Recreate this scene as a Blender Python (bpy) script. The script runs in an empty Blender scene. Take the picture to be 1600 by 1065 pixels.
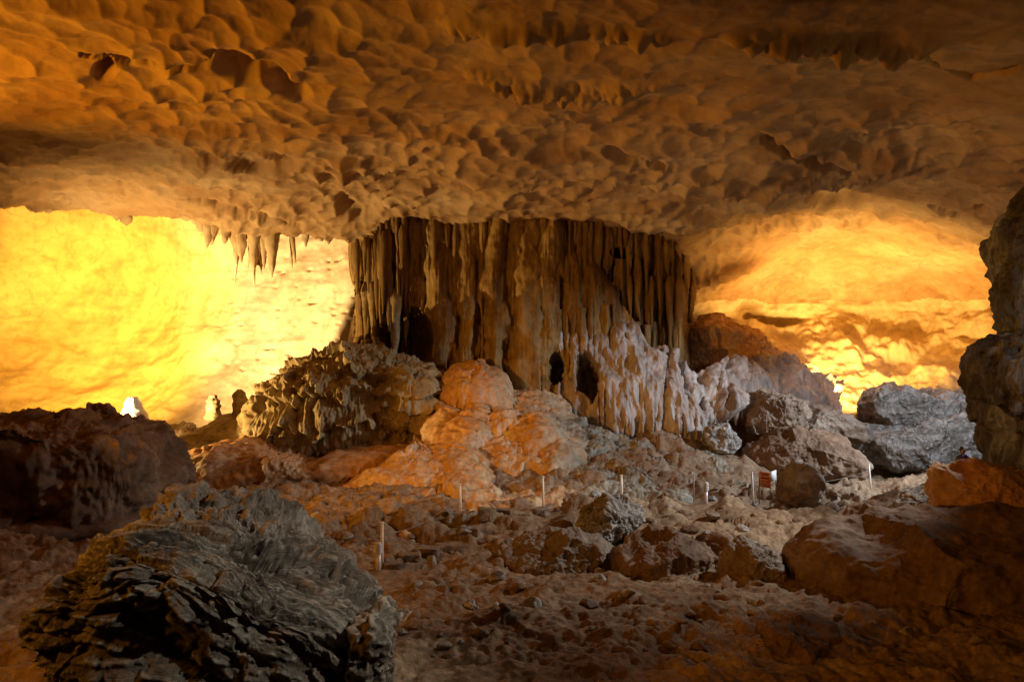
import bpy, math, random
import numpy as np
from mathutils import Vector

# ------------------------------------------------------------------ camera, world, lamps
F = 1244.4            # focal length in pixels of a 1600 px wide picture (28 mm lens)
CZ = 5.8              # eye height above the path
scene = bpy.context.scene
COL = scene.collection
cam_d = bpy.data.cameras.new("camera"); cam_d.lens = 28; cam_d.sensor_width = 36
cam_d.clip_end = 500; cam_d.clip_start = 0.1
cam = bpy.data.objects.new("camera", cam_d); COL.objects.link(cam)
cam.location = (0, 0, CZ); cam.rotation_euler = (math.radians(90), 0, 0)
scene.camera = cam
scene.render.resolution_x = 1024; scene.render.resolution_y = 681

world = bpy.data.worlds.new("World"); scene.world = world; world.use_nodes = True
bg = world.node_tree.nodes["Background"]
bg.inputs[0].default_value = (1.0, 0.42, 0.12, 1); bg.inputs[1].default_value = 0.012
vs = scene.view_settings
vs.view_transform = 'Standard'; vs.look = 'None'; vs.gamma = 1; vs.use_curve_mapping = False
vs.exposure = 0.0
scene.cycles.use_denoising = True
scene.cycles.max_bounces = 5; scene.cycles.diffuse_bounces = 3; scene.cycles.glossy_bounces = 2
scene.cycles.sample_clamp_indirect = 4.0

def Wp(px, py, d):
    return np.array([(px - 800) / F * d, d, CZ - (py - 532.5) / F * d])

def spot(name, loc, target, power, color, cone=130, blend=0.5, radius=0.25):
    l = bpy.data.lights.new(name, 'SPOT'); l.energy = power; l.color = color
    l.spot_size = math.radians(cone); l.spot_blend = blend; l.shadow_soft_size = radius
    o = bpy.data.objects.new(name, l); COL.objects.link(o)
    o.location = loc
    o.rotation_euler = (Vector(target) - Vector(loc)).to_track_quat('-Z', 'Y').to_euler()
    return o

# floodlights of the show cave, hidden behind rocks or out of the frame
spot("unseen_floodlight", (-23.5, 36.5, 0.9), (-28.5, 58, 8.2), 100000, (1.0, 0.50, 0.065), 60, 1.0, 0.4)
spot("unseen_floodlight", (-22.3, 35.6, 0.9), (-14.8, 54, 9.6), 50000, (1.0, 0.66, 0.32), 60, 1.0, 0.12)
spot("unseen_floodlight", (-21.6, 36.5, 1.0), (-11.0, 46, 9.0), 13500, (1.0, 0.62, 0.22), 150, 0.9, 0.08)
spot("unseen_floodlight", tuple(Wp(1356, 652, 46.5)), tuple(Wp(1350, 340, 50)), 15000, (1.0, 0.58, 0.15), 136, 1.0, 0.3)
spot("unseen_floodlight", tuple(Wp(1300, 610, 47.2)), tuple(Wp(1340, 500, 53)), 4500, (1.0, 0.52, 0.10), 150, 0.6, 0.3)
# orange floods from the left, then added fill lamps nearer the camera
spot("unseen_floodlight", (-23.0, 18.0, 5.0), (-12, 20, 12.8), 13500, (1.0, 0.39, 0.02), 86, 1.0, 1.2)
spot("unseen_floodlight", (-15.5, 17.0, 6.0), (-0.5, 35, 0.5), 10500, (1.0, 0.40, 0.04), 38, 1.0, 0.3)
spot("unseen_floodlight", (-15.0, 17.5, 6.0), (5, 44, 7.5), 6500, (1.0, 0.43, 0.05), 34, 0.8, 0.3)
spot("unseen_floodlight", (-2.0, 1.0, 4.0), (10, 18, 0.5), 1200, (1.0, 0.33, 0.02), 54, 0.9, 0.4)  # fill lamp added to warm the rocks at lower right
spot("unseen_floodlight", (-13.5, 9.0, 7.0), (3, 22, 0.0), 2600, (1.0, 0.36, 0.03), 84, 1.0, 0.4)  # broad orange fill added to lift the dark foreground and mid floor
# cool white lamp from the right, then unseen lamps for single rocks, floor and roof
spot("unseen_floodlight", (24.0, 31.0, 8.5), (9, 37, -1.5), 14000, (0.82, 0.90, 1.0), 68, 0.6, 0.3)
spot("unseen_floodlight", (20.0, 31.0, 9.0), (20.5, 42, 1.0), 4500, (0.82, 0.90, 1.0), 64, 0.8, 0.3)  # extra cool lamp, added for the grey outcrop alone
spot("unseen_floodlight", (16.0, 14.0, 9.5), (15.5, 25, 6.0), 700, (0.80, 0.92, 1.0), 46, 0.8, 0.3)  # unseen cool lamp added to brighten the right rock pillar
spot("unseen_floodlight", (6.5, 10.0, 9.8), (-4.8, 12.5, 1.5), 2900, (1.0, 0.90, 0.74), 44, 0.9, 0.15)  # added lamp, its cone kept to the foreground boulder
spot("unseen_floodlight", (15.0, 24.0, 8.8), (2.0, 24, -0.5), 6200, (1.0, 0.95, 0.88), 80, 0.9, 0.12)  # side lamp added to brighten the middle of the floor
spot("unseen_floodlight", (18.0, 14.0, 3.0), (8, 20, 12.8), 650, (1.0, 0.60, 0.20), 100, 1.0, 0.6)

# ------------------------------------------------------------------ numpy noise
RNG = np.random.RandomState(11)
LAT = RNG.rand(64, 64, 64).astype(np.float32) * 2 - 1
LATF = LAT.ravel()
ROT = np.array([[0.36, 0.48, -0.8], [-0.8, 0.6, 0.0], [0.48, 0.64, 0.6]], np.float32)

def vnoise(P):
    P = np.asarray(P, np.float32)
    i = np.floor(P); f = P - i
    i = i.astype(np.int32) & 63
    f = f * f * f * (f * (f * 6 - 15) + 10)
    j = (i + 1) & 63
    x0, y0, z0 = i[..., 0] * 4096, i[..., 1] * 64, i[..., 2]
    x1, y1, z1 = j[..., 0] * 4096, j[..., 1] * 64, j[..., 2]
    fx, fy, fz = f[..., 0], f[..., 1], f[..., 2]
    def L(a, b, t): return a + (b - a) * t
    a = L(LATF[x0 + y0 + z0], LATF[x1 + y0 + z0], fx)
    b = L(LATF[x0 + y1 + z0], LATF[x1 + y1 + z0], fx)
    c = L(LATF[x0 + y0 + z1], LATF[x1 + y0 + z1], fx)
    d = L(LATF[x0 + y1 + z1], LATF[x1 + y1 + z1], fx)
    return L(L(a, b, fy), L(c, d, fy), fz)

def fbm(P, f=1.0, oct=4, gain=0.5, ridged=False, seed=0.0):
    Q = np.asarray(P, np.float32) * f + np.float32(seed * 7.31 + 3.7)
    out = np.zeros(Q.shape[:-1], np.float32); a = 1.0; tot = 0
    for k in range(oct):
        n = vnoise(Q)
        out += a * ((1 - 2 * np.abs(n)) if ridged else n); tot += a
        a *= gain; Q = (Q @ ROT) * 2.03 + 11.3
    return out / tot

def cells(P2, size, seed=0, jitter=1.0, sizevar=0.5):
    """paraboloid bowls: the least weighted squared distance to jittered cell points (2D); also the second least"""
    Q = np.asarray(P2, np.float32) / size
    i0 = np.floor(Q).astype(np.int32)
    f1 = np.full(Q.shape[:-1], 9.0, np.float32); f2 = f1.copy(); cid = np.zeros(Q.shape[:-1], np.float32)
    for dx in (-1, 0, 1):
        for dy in (-1, 0, 1):
            c = i0 + np.array([dx, dy])
            h = (c[..., 0] * 73856093) ^ (c[..., 1] * 19349663) ^ (seed * 83492791)
            h = h & 0x3ffff
            r1 = LATF[h % 262144]; r2 = LATF[(h * 7 + 131) & 0x3ffff]; r3 = LATF[(h * 13 + 977) & 0x3ffff]
            ex = Q[..., 0] - c[..., 0] - 0.5 - 0.5 * jitter * r1
            ey = Q[..., 1] - c[..., 1] - 0.5 - 0.5 * jitter * r2
            d = ex * ex + ey * ey + sizevar * 0.25 * (r3 + 1)
            m = d < f1
            f2 = np.where(m, f1, np.minimum(f2, d)); cid = np.where(m, r3, cid); f1 = np.where(m, d, f1)
    return f1, f2, cid

def sstep(a, b, x):
    t = np.clip((x - a) / (b - a), 0, 1); return t * t * (3 - 2 * t)

# ------------------------------------------------------------------ thin plate interpolation
def tps_fit(pts, vals, smooth=1e-4):
    pts = np.asarray(pts, float); vals = np.asarray(vals, float); n = len(pts)
    def U(r2): return 0.5 * r2 * np.log(r2 + 1e-12)
    D = ((pts[:, None] - pts[None]) ** 2).sum(-1)
    K = U(D) + smooth * np.eye(n)
    Pm = np.hstack([np.ones((n, 1)), pts])
    A = np.zeros((n + 3, n + 3)); A[:n, :n] = K; A[:n, n:] = Pm; A[n:, :n] = Pm.T
    w = np.linalg.solve(A, np.concatenate([vals, np.zeros(3)]))
    def ev(X, Y):
        s = w[n] + w[n + 1] * X + w[n + 2] * Y
        for k in range(n):
            r2 = (X - pts[k, 0]) ** 2 + (Y - pts[k, 1]) ** 2
            s = s + w[k] * U(r2)
        return s
    return ev

# ------------------------------------------------------------------ mesh makers
def tag(o, label=None, cat=None, group=None, kind=None):
    if label: o["label"] = label
    if cat: o["category"] = cat
    if group: o["group"] = group
    if kind: o["kind"] = kind
    return o

def make_mesh(name, V, faces, mat, parent=None, origin=None, smooth=True):
    """faces: (n,3) or (n,4) int array; V: world coordinates"""
    V = np.asarray(V, np.float32).reshape(-1, 3)
    if origin is None:
        origin = np.zeros(3) if parent is None or True else origin
    me = bpy.data.meshes.new(name)
    k = faces.shape[1]
    me.vertices.add(len(V)); me.vertices.foreach_set("co", (V - np.asarray(origin, np.float32)).ravel())
    me.loops.add(faces.size); me.loops.foreach_set("vertex_index", faces.astype(np.int32).ravel())
    me.polygons.add(len(faces)); me.polygons.foreach_set("loop_start", np.arange(0, faces.size, k, dtype=np.int32))
    me.update(calc_edges=True)
    if smooth: me.polygons.foreach_set("use_smooth", np.ones(len(faces), bool))
    me.materials.append(mat)
    o = bpy.data.objects.new(name, me); COL.objects.link(o)
    o.location = origin
    if parent is not None:
        o.parent = parent; o.location = Vector(origin) - parent.location
    return o

def base_of(V):
    V = V.reshape(-1, 3); return np.array([V[:, 0].mean(), V[:, 1].mean(), V[:, 2].min()])

def empty(name, loc):
    o = bpy.data.objects.new(name, None); COL.objects.link(o); o.location = loc; return o

def grid_normals(P):
    du = np.gradient(P, axis=1); dv = np.gradient(P, axis=0)
    n = np.cross(du, dv); n /= np.linalg.norm(n, axis=-1, keepdims=True) + 1e-9
    return n

def grid_faces(ny, nx, mask=None, flip=False):
    idx = np.arange(ny * nx).reshape(ny, nx)
    q = np.stack([idx[:-1, :-1], idx[1:, :-1], idx[1:, 1:], idx[:-1, 1:]], -1)
    if mask is not None:
        m = mask[:-1, :-1] & mask[1:, :-1] & mask[1:, 1:] & mask[:-1, 1:]
        q = q[m]
    q = q.reshape(-1, 4)
    return q[:, ::-1] if flip else q

_ico = {}
def ico(level):
    if level in _ico: return _ico[level]
    t = (1 + 5 ** 0.5) / 2
    V = np.array([(-1, t, 0), (1, t, 0), (-1, -t, 0), (1, -t, 0), (0, -1, t), (0, 1, t), (0, -1, -t), (0, 1, -t),
                  (t, 0, -1), (t, 0, 1), (-t, 0, -1), (-t, 0, 1)], float)
    V /= np.linalg.norm(V, axis=1, keepdims=True)
    T = np.array([(0, 11, 5), (0, 5, 1), (0, 1, 7), (0, 7, 10), (0, 10, 11), (1, 5, 9), (5, 11, 4), (11, 10, 2), (10, 7, 6),
                  (7, 1, 8), (3, 9, 4), (3, 4, 2), (3, 2, 6), (3, 6, 8), (3, 8, 9), (4, 9, 5), (2, 4, 11), (6, 2, 10),
                  (8, 6, 7), (9, 8, 1)])
    for _ in range(level):
        E = np.concatenate([T[:, [0, 1]], T[:, [1, 2]], T[:, [2, 0]]]); E.sort(axis=1)
        key = E[:, 0] * 10000000 + E[:, 1]
        u, inv = np.unique(key, return_inverse=True)
        a, b = u // 10000000, u % 10000000
        M = V[a] + V[b]; M /= np.linalg.norm(M, axis=1, keepdims=True)
        n = len(V); V = np.vstack([V, M]); k = len(T)
        m0, m1, m2 = n + inv[:k], n + inv[k:2 * k], n + inv[2 * k:]
        T = np.concatenate([np.stack([T[:, 0], m0, m2], 1), np.stack([T[:, 1], m1, m0], 1),
                            np.stack([T[:, 2], m2, m1], 1), np.stack([m0, m1, m2], 1)])
    _ico[level] = (V, T); return _ico[level]

def tri_normals(V, T):
    fn = np.cross(V[T[:, 1]] - V[T[:, 0]], V[T[:, 2]] - V[T[:, 0]])
    n = np.zeros_like(V)
    for c in range(3):
        s = sum(np.bincount(T[:, k], fn[:, c], len(V)) for k in range(3)); n[:, c] = s
    return n / (np.linalg.norm(n, axis=1, keepdims=True) + 1e-12)

def rock_shape(outline, d, thick, level=5, box=0.75, planes=0, seed=1, lean=0.0):
    """closed body whose outline seen from the path is `outline`, at distance d, `thick` m deep each way"""
    O = np.array(outline, float); c = O.mean(0)
    W2 = np.stack([(O[:, 0] - c[0]) / F * d, -(O[:, 1] - c[1]) / F * d], 1)
    C = Wp(c[0], c[1], d)
    th = np.linspace(-np.pi, np.pi, 361); R = np.zeros(361)
    n = len(W2)
    for k, t in enumerate(th):
        dx, dz = math.cos(t), math.sin(t); best = 0
        for a in range(n):
            p, q = W2[a], W2[(a + 1) % n]; e = q - p
            den = dx * e[1] - dz * e[0]
            if abs(den) < 1e-9: continue
            r = (p[0] * e[1] - p[1] * e[0]) / den; s = (p[0] * dz - p[1] * dx) / den
            if r > 0 and -1e-6 <= s <= 1 + 1e-6: best = max(best, r)
        R[k] = best
    kk = np.ones(15) / 15; Rp = np.concatenate([R[-16:-1], R, R[1:16]]); R = 0.35 * R + 0.65 * np.convolve(Rp, kk, 'same')[15:-15]
    V, T = ico(level)
    rho = np.hypot(V[:, 0], V[:, 2]); ang = np.arctan2(V[:, 2], V[:, 0])
    r = np.interp(ang, th, R)
    s = rho ** box; y = np.sign(V[:, 1]) * np.abs(V[:, 1]) ** box
    rm = R.mean() * 0.95; tt = sstep(0.0, 0.85, rho); r = rm + (r - rm) * tt
    scale = np.ones(len(V))
    if planes:
        rs = np.random.RandomState(seed)
        U = np.stack([V[:, 0] / (rho + 1e-9) * s, y, V[:, 2] / (rho + 1e-9) * s], 1)
        for k in range(planes):
            nv = rs.randn(3); nv[1] = -abs(nv[1]) * 1.1; nv /= np.linalg.norm(nv)
            off = rs.uniform(0.58, 0.9)
            dot = U @ nv
            scale = np.where(dot * scale > off, off / np.maximum(dot, 1e-6), scale)
    X = V[:, 0] / (rho + 1e-9) * s * r * scale; Z = V[:, 2] / (rho + 1e-9) * s * r * scale
    Y = y * thick * scale
    P = np.stack([X, Y + lean * Z, Z], 1) + C
    return P, T

def disp(P, T, fn):
    N = tri_normals(P, T)
    if N[:, 1][np.argmin(P[:, 1])] > 0: T = T[:, ::-1]; N = -N
    return P + N * np.asarray(fn(P, N))[:, None], T

def d_rough(a=0.12, f=0.9, oct=6, rid=0.0):
    def fn(P, N):
        h = fbm(P, f, oct, 0.52) * a * 1.5
        if rid: h += (fbm(P, f * 1.7, 4, 0.55, True, 3) - 0.3) * rid
        return h
    return fn

def d_strata(a=0.2, fz=1.9, tilt=0.12, fx=0.28, rough=0.05):
    def fn(P, N):
        w = fbm(P, 0.30, 3) * 0.9
        k = 1.0 / (1 + np.exp(-(P[:, 0] + 4.6) * 1.6))
        v = P[:, 2] * 0.9 + P[:, 1] * 0.55 + (0.03 + 0.22 * k) * (P[:, 0] + 4.6) + w * 0.8
        al = np.stack([P[:, 0] * 0.45, P[:, 1] * 0.45, v * 1.3], 1)
        h = 0
        for f, g, sd in ((0.8, 0.9, 1), (2.3, 0.6, 2), (5.6, 0.40, 3), (12.0, 0.20, 4)):
            u = v * f + fbm(al * (1 + 0.3 * f), 1.0, 3, 0.6, seed=sd) * (0.55 + 0.08 * f)
            fr = u - np.floor(u)
            amp = 0.35 + 0.65 * sstep(-0.3, 0.3, fbm(al, 1.1, 2, seed=sd + 9))
            h = h + g * amp * (sstep(0.0, 0.16, fr) * (1 - fr) * 1.2 - 0.4)
        h = h * 0.6
        for sz, am, sd in ((1.5, 1.5, 5), (0.62, 0.9, 6), (0.26, 0.42, 7)):      # broken plates, each a little proud of the next
            f1, f2, cid = cells(np.stack([P[:, 0] * 0.62 + P[:, 1] * 0.2 + w * 0.6, v * 1.9 + 0.35 * fbm(al, 1.2, 3, seed=sd)], 1), sz, sd, 1.0, 0.9)
            h = h + am * (cid * 0.55 + (0.35 - np.clip(f1, 0, 1)) * 0.5)
        h += fbm(al, 1.6, 4, 0.6, True, 12) * 0.35 - 0.1
        return h * a + fbm(P, 3.2, 5, 0.62) * rough + fbm(P, 0.7, 3) * 0.22 + np.minimum(0, fbm(P, 1.5, 4, 0.6, seed=33) + 0.15) * 0.5
    return fn

def d_flow(a=0.25, f=1.1, drip=0.10, knob=0.0, tier=0.0, tf=0.75):
    """flowstone: vertical flutes that run down, rounded knobs"""
    def fn(P, N):
        q = np.stack([P[:, 0], P[:, 1], P[:, 2] * 0.16], 1)
        h = fbm(q, f, 4, 0.55, True, 5) * a + fbm(q, f * 3.1, 3, 0.55, True, 8) * drip
        h += fbm(P, 0.8, 3) * a * 0.7
        if tier:
            u = P[:, 2] * tf + fbm(P, 0.45, 4, 0.6, seed=21) * 1.3 + fbm(q, 2.2, 2, seed=3) * 0.3
            fr = u - np.floor(u)
            h += tier * sstep(0.0, 0.13, fr) * (1 - fr)
        if knob:
            f1, f2, _ = cells(np.stack([P[:, 0] + 0.4 * P[:, 1], P[:, 2]], 1), 0.75, 4)
            h += (0.5 - np.clip(f1, 0, 1)) * knob
            f1, f2, _ = cells(np.stack([P[:, 0] - 0.4 * P[:, 1], P[:, 2] * 0.7], 1), 0.28, 7)
            h += (0.5 - np.clip(f1, 0, 1)) * knob * 0.4
        return h
    return fn

def rock(name, label, cat, outline, d, thick, mat, fn, level=5, box=0.75, planes=0, seed=1, parent=None, group=None, lean=0.0):
    P, T = rock_shape(outline, d, thick, level, box, planes, seed, lean)
    P, T = disp(P, T, fn)
    if parent is None:
        o = make_mesh(name, P, T, mat, None, base_of(P)); tag(o, label, cat, group)
    else:
        o = make_mesh(name, P, T, mat, parent, base_of(P)); tag(o, label)
    return o

# ------------------------------------------------------------------ materials
def rock_mat(name, cols, scale=0.6, stain=(0.10, 0.06, 0.035), stain_amt=0.45, rough=0.85, bump=0.5, fine=9.0, streak=False,
             top=None, top_amt=0.7, spec=0.3, bdist=0.05, vary=(0.62, 1.25), strata=0.0, edge=None, alt=None):
    m = bpy.data.materials.new(name); m.use_nodes = True
    nt = m.node_tree; N = nt.nodes; L = nt.links
    b = N["Principled BSDF"]; b.inputs["Roughness"].default_value = rough
    b.inputs["Specular IOR Level"].default_value = spec
    tc = N.new("ShaderNodeTexCoord"); geo = N.new("ShaderNodeNewGeometry")
    mp = N.new("ShaderNodeMapping"); L.new(geo.outputs["Position"], mp.inputs[0])
    mp.inputs["Scale"].default_value = (1, 1, 0.22) if streak else (1, 1, 1)
    def noise(sc, det=6, r=0.6, dist=0.0, src=mp):
        n = N.new("ShaderNodeTexNoise"); n.inputs["Scale"].default_value = sc; n.inputs["Detail"].default_value = det
        n.inputs["Roughness"].default_value = r; n.inputs["Distortion"].default_value = dist
        L.new(src.outputs[0], n.inputs["Vector"]); return n
    n1 = noise(scale, 8, 0.62, 0.4)
    cr = N.new("ShaderNodeValToRGB"); L.new(n1.outputs[0], cr.inputs[0])
    e = cr.color_ramp.elements
    k = len(cols)
    for i, c in enumerate(cols):
        pos = 0.33 + 0.34 * i / max(1, k - 1)
        if i < 2: el = e[i]; el.position = pos
        else: el = e.new(pos)
        el.color = (*c, 1)
    cur = cr.outputs[0]
    def mix(fac, a, colr, mode='MIX'):
        x = N.new("ShaderNodeMix"); x.data_type = 'RGBA'; x.blend_type = mode
        if isinstance(fac, float): x.inputs[0].default_value = fac
        else: L.new(fac, x.inputs[0])
        L.new(a, x.inputs[6])
        if isinstance(colr, tuple): x.inputs[7].default_value = (*colr, 1)
        else: L.new(colr, x.inputs[7])
        return x.outputs[2]
    def ramp(sock, a, b_, amt=1.0):
        r = N.new("ShaderNodeMapRange"); r.inputs[1].default_value = a; r.inputs[2].default_value = b_
        r.inputs[4].default_value = amt; L.new(sock, r.inputs[0]); return r.outputs[0]
    n2 = noise(scale * 3.3, 7, 0.68, 0.8)
    cur = mix(ramp(n2.outputs[0], 0.50, 0.68, stain_amt), cur, stain)
    if alt:
        n7 = noise(scale * 2.6, 9, 0.7, 0.3); c2 = N.new("ShaderNodeValToRGB"); L.new(n7.outputs[0], c2.inputs[0]); e2 = c2.color_ramp.elements
        for i, c in enumerate(alt):
            el = e2[i] if i < 2 else e2.new(0.68)
            el.position = (0.33, 0.5, 0.68)[i]; el.color = (*c, 1)
        pa = N.new("ShaderNodeAttribute"); pa.attribute_name = "pigment"
        cur = mix(pa.outputs["Fac"], cur, c2.outputs[0])
    if top is not None:
        sp = N.new("ShaderNodeSeparateXYZ"); L.new(geo.outputs["Normal"], sp.inputs[0])
        n3 = noise(scale * 2.2, 6, 0.7, 0.3, geo)
        ad = N.new("ShaderNodeMath"); ad.operation = 'ADD'; L.new(sp.outputs[2], ad.inputs[0]); L.new(n3.outputs[0], ad.inputs[1])
        cur = mix(ramp(ad.outputs[0], 0.62, 1.05, top_amt), cur, top)
    n4 = noise(fine, 6, 0.7)
    v = N.new("ShaderNodeMapRange"); v.inputs[1].default_value = 0.3; v.inputs[2].default_value = 0.7
    v.inputs[3].default_value = vary[0]; v.inputs[4].default_value = vary[1]; L.new(n4.outputs[0], v.inputs[0])
    cur = mix(1.0, cur, v.outputs[0], 'MULTIPLY')
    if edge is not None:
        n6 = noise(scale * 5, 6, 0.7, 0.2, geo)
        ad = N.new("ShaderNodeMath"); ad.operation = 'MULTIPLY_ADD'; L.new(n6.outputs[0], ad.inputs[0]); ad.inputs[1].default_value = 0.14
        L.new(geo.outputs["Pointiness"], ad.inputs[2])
        cur = mix(ramp(ad.outputs[0], 0.585, 0.65, 0.85), cur, edge)  # pale crust colour on sharp edges doubles as painted highlights
    L.new(cur, b.inputs["Base Color"])
    if strata:
        ms = N.new("ShaderNodeMapping"); L.new(geo.outputs["Position"], ms.inputs[0]); ms.inputs["Scale"].default_value = (0.5, 1.6, 4.5); ms.inputs["Rotation"].default_value = (0, -0.12, 0)
        ns = noise(1.6, 10, 0.7, 1.2, ms)
        b2 = N.new("ShaderNodeBump"); b2.inputs["Strength"].default_value = strata; b2.inputs["Distance"].default_value = 0.16; L.new(ns.outputs[0], b2.inputs["Height"])
    bp = N.new("ShaderNodeBump"); bp.inputs["Strength"].default_value = bump; bp.inputs["Distance"].default_value = bdist
    n5 = noise(fine * 0.55, 10, 0.72)
    L.new(n5.outputs[0], bp.inputs["Height"]); L.new(bp.outputs[0], b.inputs["Normal"])
    if strata: L.new(b2.outputs[0], bp.inputs["Normal"])
    return m

def plain_mat(name, col, rough=0.5, metal=0.0):
    m = bpy.data.materials.new(name); m.use_nodes = True
    N = m.node_tree.nodes; L = m.node_tree.links; b = N["Principled BSDF"]
    n = N.new("ShaderNodeTexNoise"); n.inputs["Scale"].default_value = 14; n.inputs["Detail"].default_value = 6
    tc = N.new("ShaderNodeTexCoord"); L.new(tc.outputs["Object"], n.inputs["Vector"])
    x = N.new("ShaderNodeMix"); x.data_type = 'RGBA'; L.new(n.outputs[0], x.inputs[0])
    x.inputs[6].default_value = tuple(c * 0.75 for c in col) + (1,); x.inputs[7].default_value = tuple(min(1, c * 1.15) for c in col) + (1,)
    L.new(x.outputs[2], b.inputs["Base Color"]); b.inputs["Roughness"].default_value = rough; b.inputs["Metallic"].default_value = metal
    return m

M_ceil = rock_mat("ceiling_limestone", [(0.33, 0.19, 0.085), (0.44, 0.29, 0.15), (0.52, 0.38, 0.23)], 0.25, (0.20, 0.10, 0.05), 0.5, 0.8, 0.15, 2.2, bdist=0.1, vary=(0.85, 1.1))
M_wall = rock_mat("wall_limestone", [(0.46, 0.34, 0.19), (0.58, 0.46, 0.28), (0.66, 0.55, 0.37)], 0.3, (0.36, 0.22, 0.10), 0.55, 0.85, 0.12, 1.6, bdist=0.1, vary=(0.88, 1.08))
M_flow = rock_mat("flowstone_ochre", [(0.12, 0.065, 0.018), (0.23, 0.14, 0.042), (0.35, 0.245, 0.10)], 0.7, (0.09, 0.04, 0.015), 0.6, 0.7, 0.3, 4, streak=True)
M_flowg = rock_mat("flowstone_grey", [(0.22, 0.17, 0.14), (0.36, 0.31, 0.28), (0.52, 0.49, 0.46)], 0.6, (0.13, 0.07, 0.04), 0.6, 0.6, 0.4, 4, streak=True)
M_cauli = rock_mat("crusted_flowstone", [(0.22, 0.15, 0.07), (0.36, 0.27, 0.13), (0.46, 0.38, 0.22)], 0.9, (0.13, 0.07, 0.03), 0.5, 0.85, 0.5, 4.5)
M_orange = rock_mat("orange_calcite", [(0.44, 0.22, 0.085), (0.52, 0.31, 0.15), (0.58, 0.43, 0.28)], 0.5, (0.33, 0.12, 0.035), 0.5, 0.6, 0.3, 4)
M_ground = rock_mat("cave_soil", [(0.16, 0.09, 0.05), (0.27, 0.165, 0.09), (0.38, 0.30, 0.21)], 0.9, (0.09, 0.04, 0.018), 0.8, 0.9, 1.0, 5, bdist=0.08, vary=(0.45, 1.35), top=(0.36, 0.29, 0.20), top_amt=0.35)
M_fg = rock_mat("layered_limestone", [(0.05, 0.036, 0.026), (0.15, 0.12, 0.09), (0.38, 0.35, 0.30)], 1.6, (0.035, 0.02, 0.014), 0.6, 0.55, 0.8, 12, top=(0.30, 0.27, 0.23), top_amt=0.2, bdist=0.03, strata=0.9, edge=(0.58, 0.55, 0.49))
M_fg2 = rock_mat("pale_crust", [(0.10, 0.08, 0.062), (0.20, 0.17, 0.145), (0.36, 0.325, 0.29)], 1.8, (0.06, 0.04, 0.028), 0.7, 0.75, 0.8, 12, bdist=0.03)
M_brown = rock_mat("brown_rock", [(0.12, 0.075, 0.045), (0.20, 0.13, 0.085), (0.30, 0.22, 0.16)], 0.8, (0.06, 0.035, 0.02), 0.5, 0.8, 0.7, 9)
M_grey = rock_mat("grey_limestone", [(0.11, 0.10, 0.085), (0.24, 0.23, 0.215), (0.46, 0.46, 0.46)], 1.3, (0.11, 0.075, 0.05), 0.6, 0.7, 0.9, 7, edge=(0.55, 0.55, 0.53))
M_moss = rock_mat("mossy_gravel", [(0.14, 0.12, 0.085), (0.23, 0.22, 0.16), (0.36, 0.36, 0.30)], 1.0, (0.12, 0.075, 0.04), 0.5, 0.9, 0.7, 6)
M_slope = rock_mat("orange_calcite_and_grey_crust", [(0.46, 0.25, 0.10), (0.55, 0.35, 0.18), (0.62, 0.48, 0.32)], 0.5, (0.33, 0.12, 0.035), 0.5, 0.6, 0.3, 4, alt=[(0.12, 0.105, 0.075), (0.24, 0.225, 0.17), (0.42, 0.42, 0.37)])
M_pil = rock_mat("streaked_grey_rock", [(0.05, 0.04, 0.03), (0.11, 0.095, 0.075), (0.36, 0.36, 0.33)], 1.2, (0.05, 0.03, 0.02), 0.5, 0.7, 0.7, 7, streak=True)
M_mix = rock_mat("mottled_rock", [(0.13, 0.085, 0.055), (0.22, 0.16, 0.115), (0.32, 0.27, 0.22)], 0.9, (0.08, 0.045, 0.025), 0.5, 0.8, 0.7, 9, top=(0.30, 0.28, 0.24), top_amt=0.4)

# ------------------------------------------------------------------ the ceiling
ctrl = [(-400, -300, 13), (300, -300, 12), (800, -300, 11.5), (1400, -300, 11.5), (2000, -300, 12),
        (-400, 0, 21), (0, 0, 18), (400, 0, 17), (800, 0, 15.5), (1200, 0, 14.5), (1600, 0, 14), (2000, 0, 15),
        (-400, 150, 28), (0, 150, 25), (400, 150, 23), (800, 150, 22), (1200, 150, 21), (1600, 150, 19), (2000, 150, 19),
        (-400, 250, 36), (0, 250, 34), (400, 250, 32), (800, 250, 31), (1200, 250, 30), (1600, 260, 27), (2000, 260, 25),
        (-400, 312, 44), (0, 318, 41.5), (200, 335, 42.5), (400, 350, 43), (560, 376, 44.5), (650, 345, 42.5), (850, 333, 41.8),
        (1000, 352, 43), (1080, 395, 47), (1180, 340, 44), (1320, 330, 43), (1500, 330, 38), (1600, 340, 35), (1900, 350, 30),
        (1150, 420, 52), (1300, 400, 52), (1450, 400, 49), (1600, 420, 45), (1150, 480, 55), (1300, 475, 56), (1450, 480, 54), (1600, 500, 49), (1900, 480, 38),
        (1150, 580, 50), (1300, 580, 51), (1450, 570, 50), (1550, 540, 48), (1700, 580, 42), (1200, 650, 48), (1340, 640, 49.5), (1450, 640, 48), (1600, 640, 44), (1300, 760, 45), (1600, 760, 41), (1900, 760, 36), (1000, 600, 56), (1000, 760, 50)]
ctrl = np.array(ctrl, float)
ev_ceil = tps_fit(ctrl[:, :2] / 1000, np.log(ctrl[:, 2]), 2e-4)
def ceil_lip(px):
    return np.interp(px, [-500, 0, 60, 180, 260, 350, 450, 560, 600, 640, 1040, 1080, 1300, 1800], [306, 316, 322, 338, 345, 348, 360, 380, 430, 450, 470, 800, 800, 800])
nx, ny = 1240, 500
PX, PY = np.meshgrid(np.linspace(-380, 1980, nx), np.linspace(-260, 770, ny))
def ceil_base(PX, PY):
    D = np.exp(ev_ceil(PX / 1000, PY / 1000))
    return np.stack([(PX - 800) / F * D, D, CZ - (PY - 532.5) / F * D], -1)
P = ceil_base(PX, PY)
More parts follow.
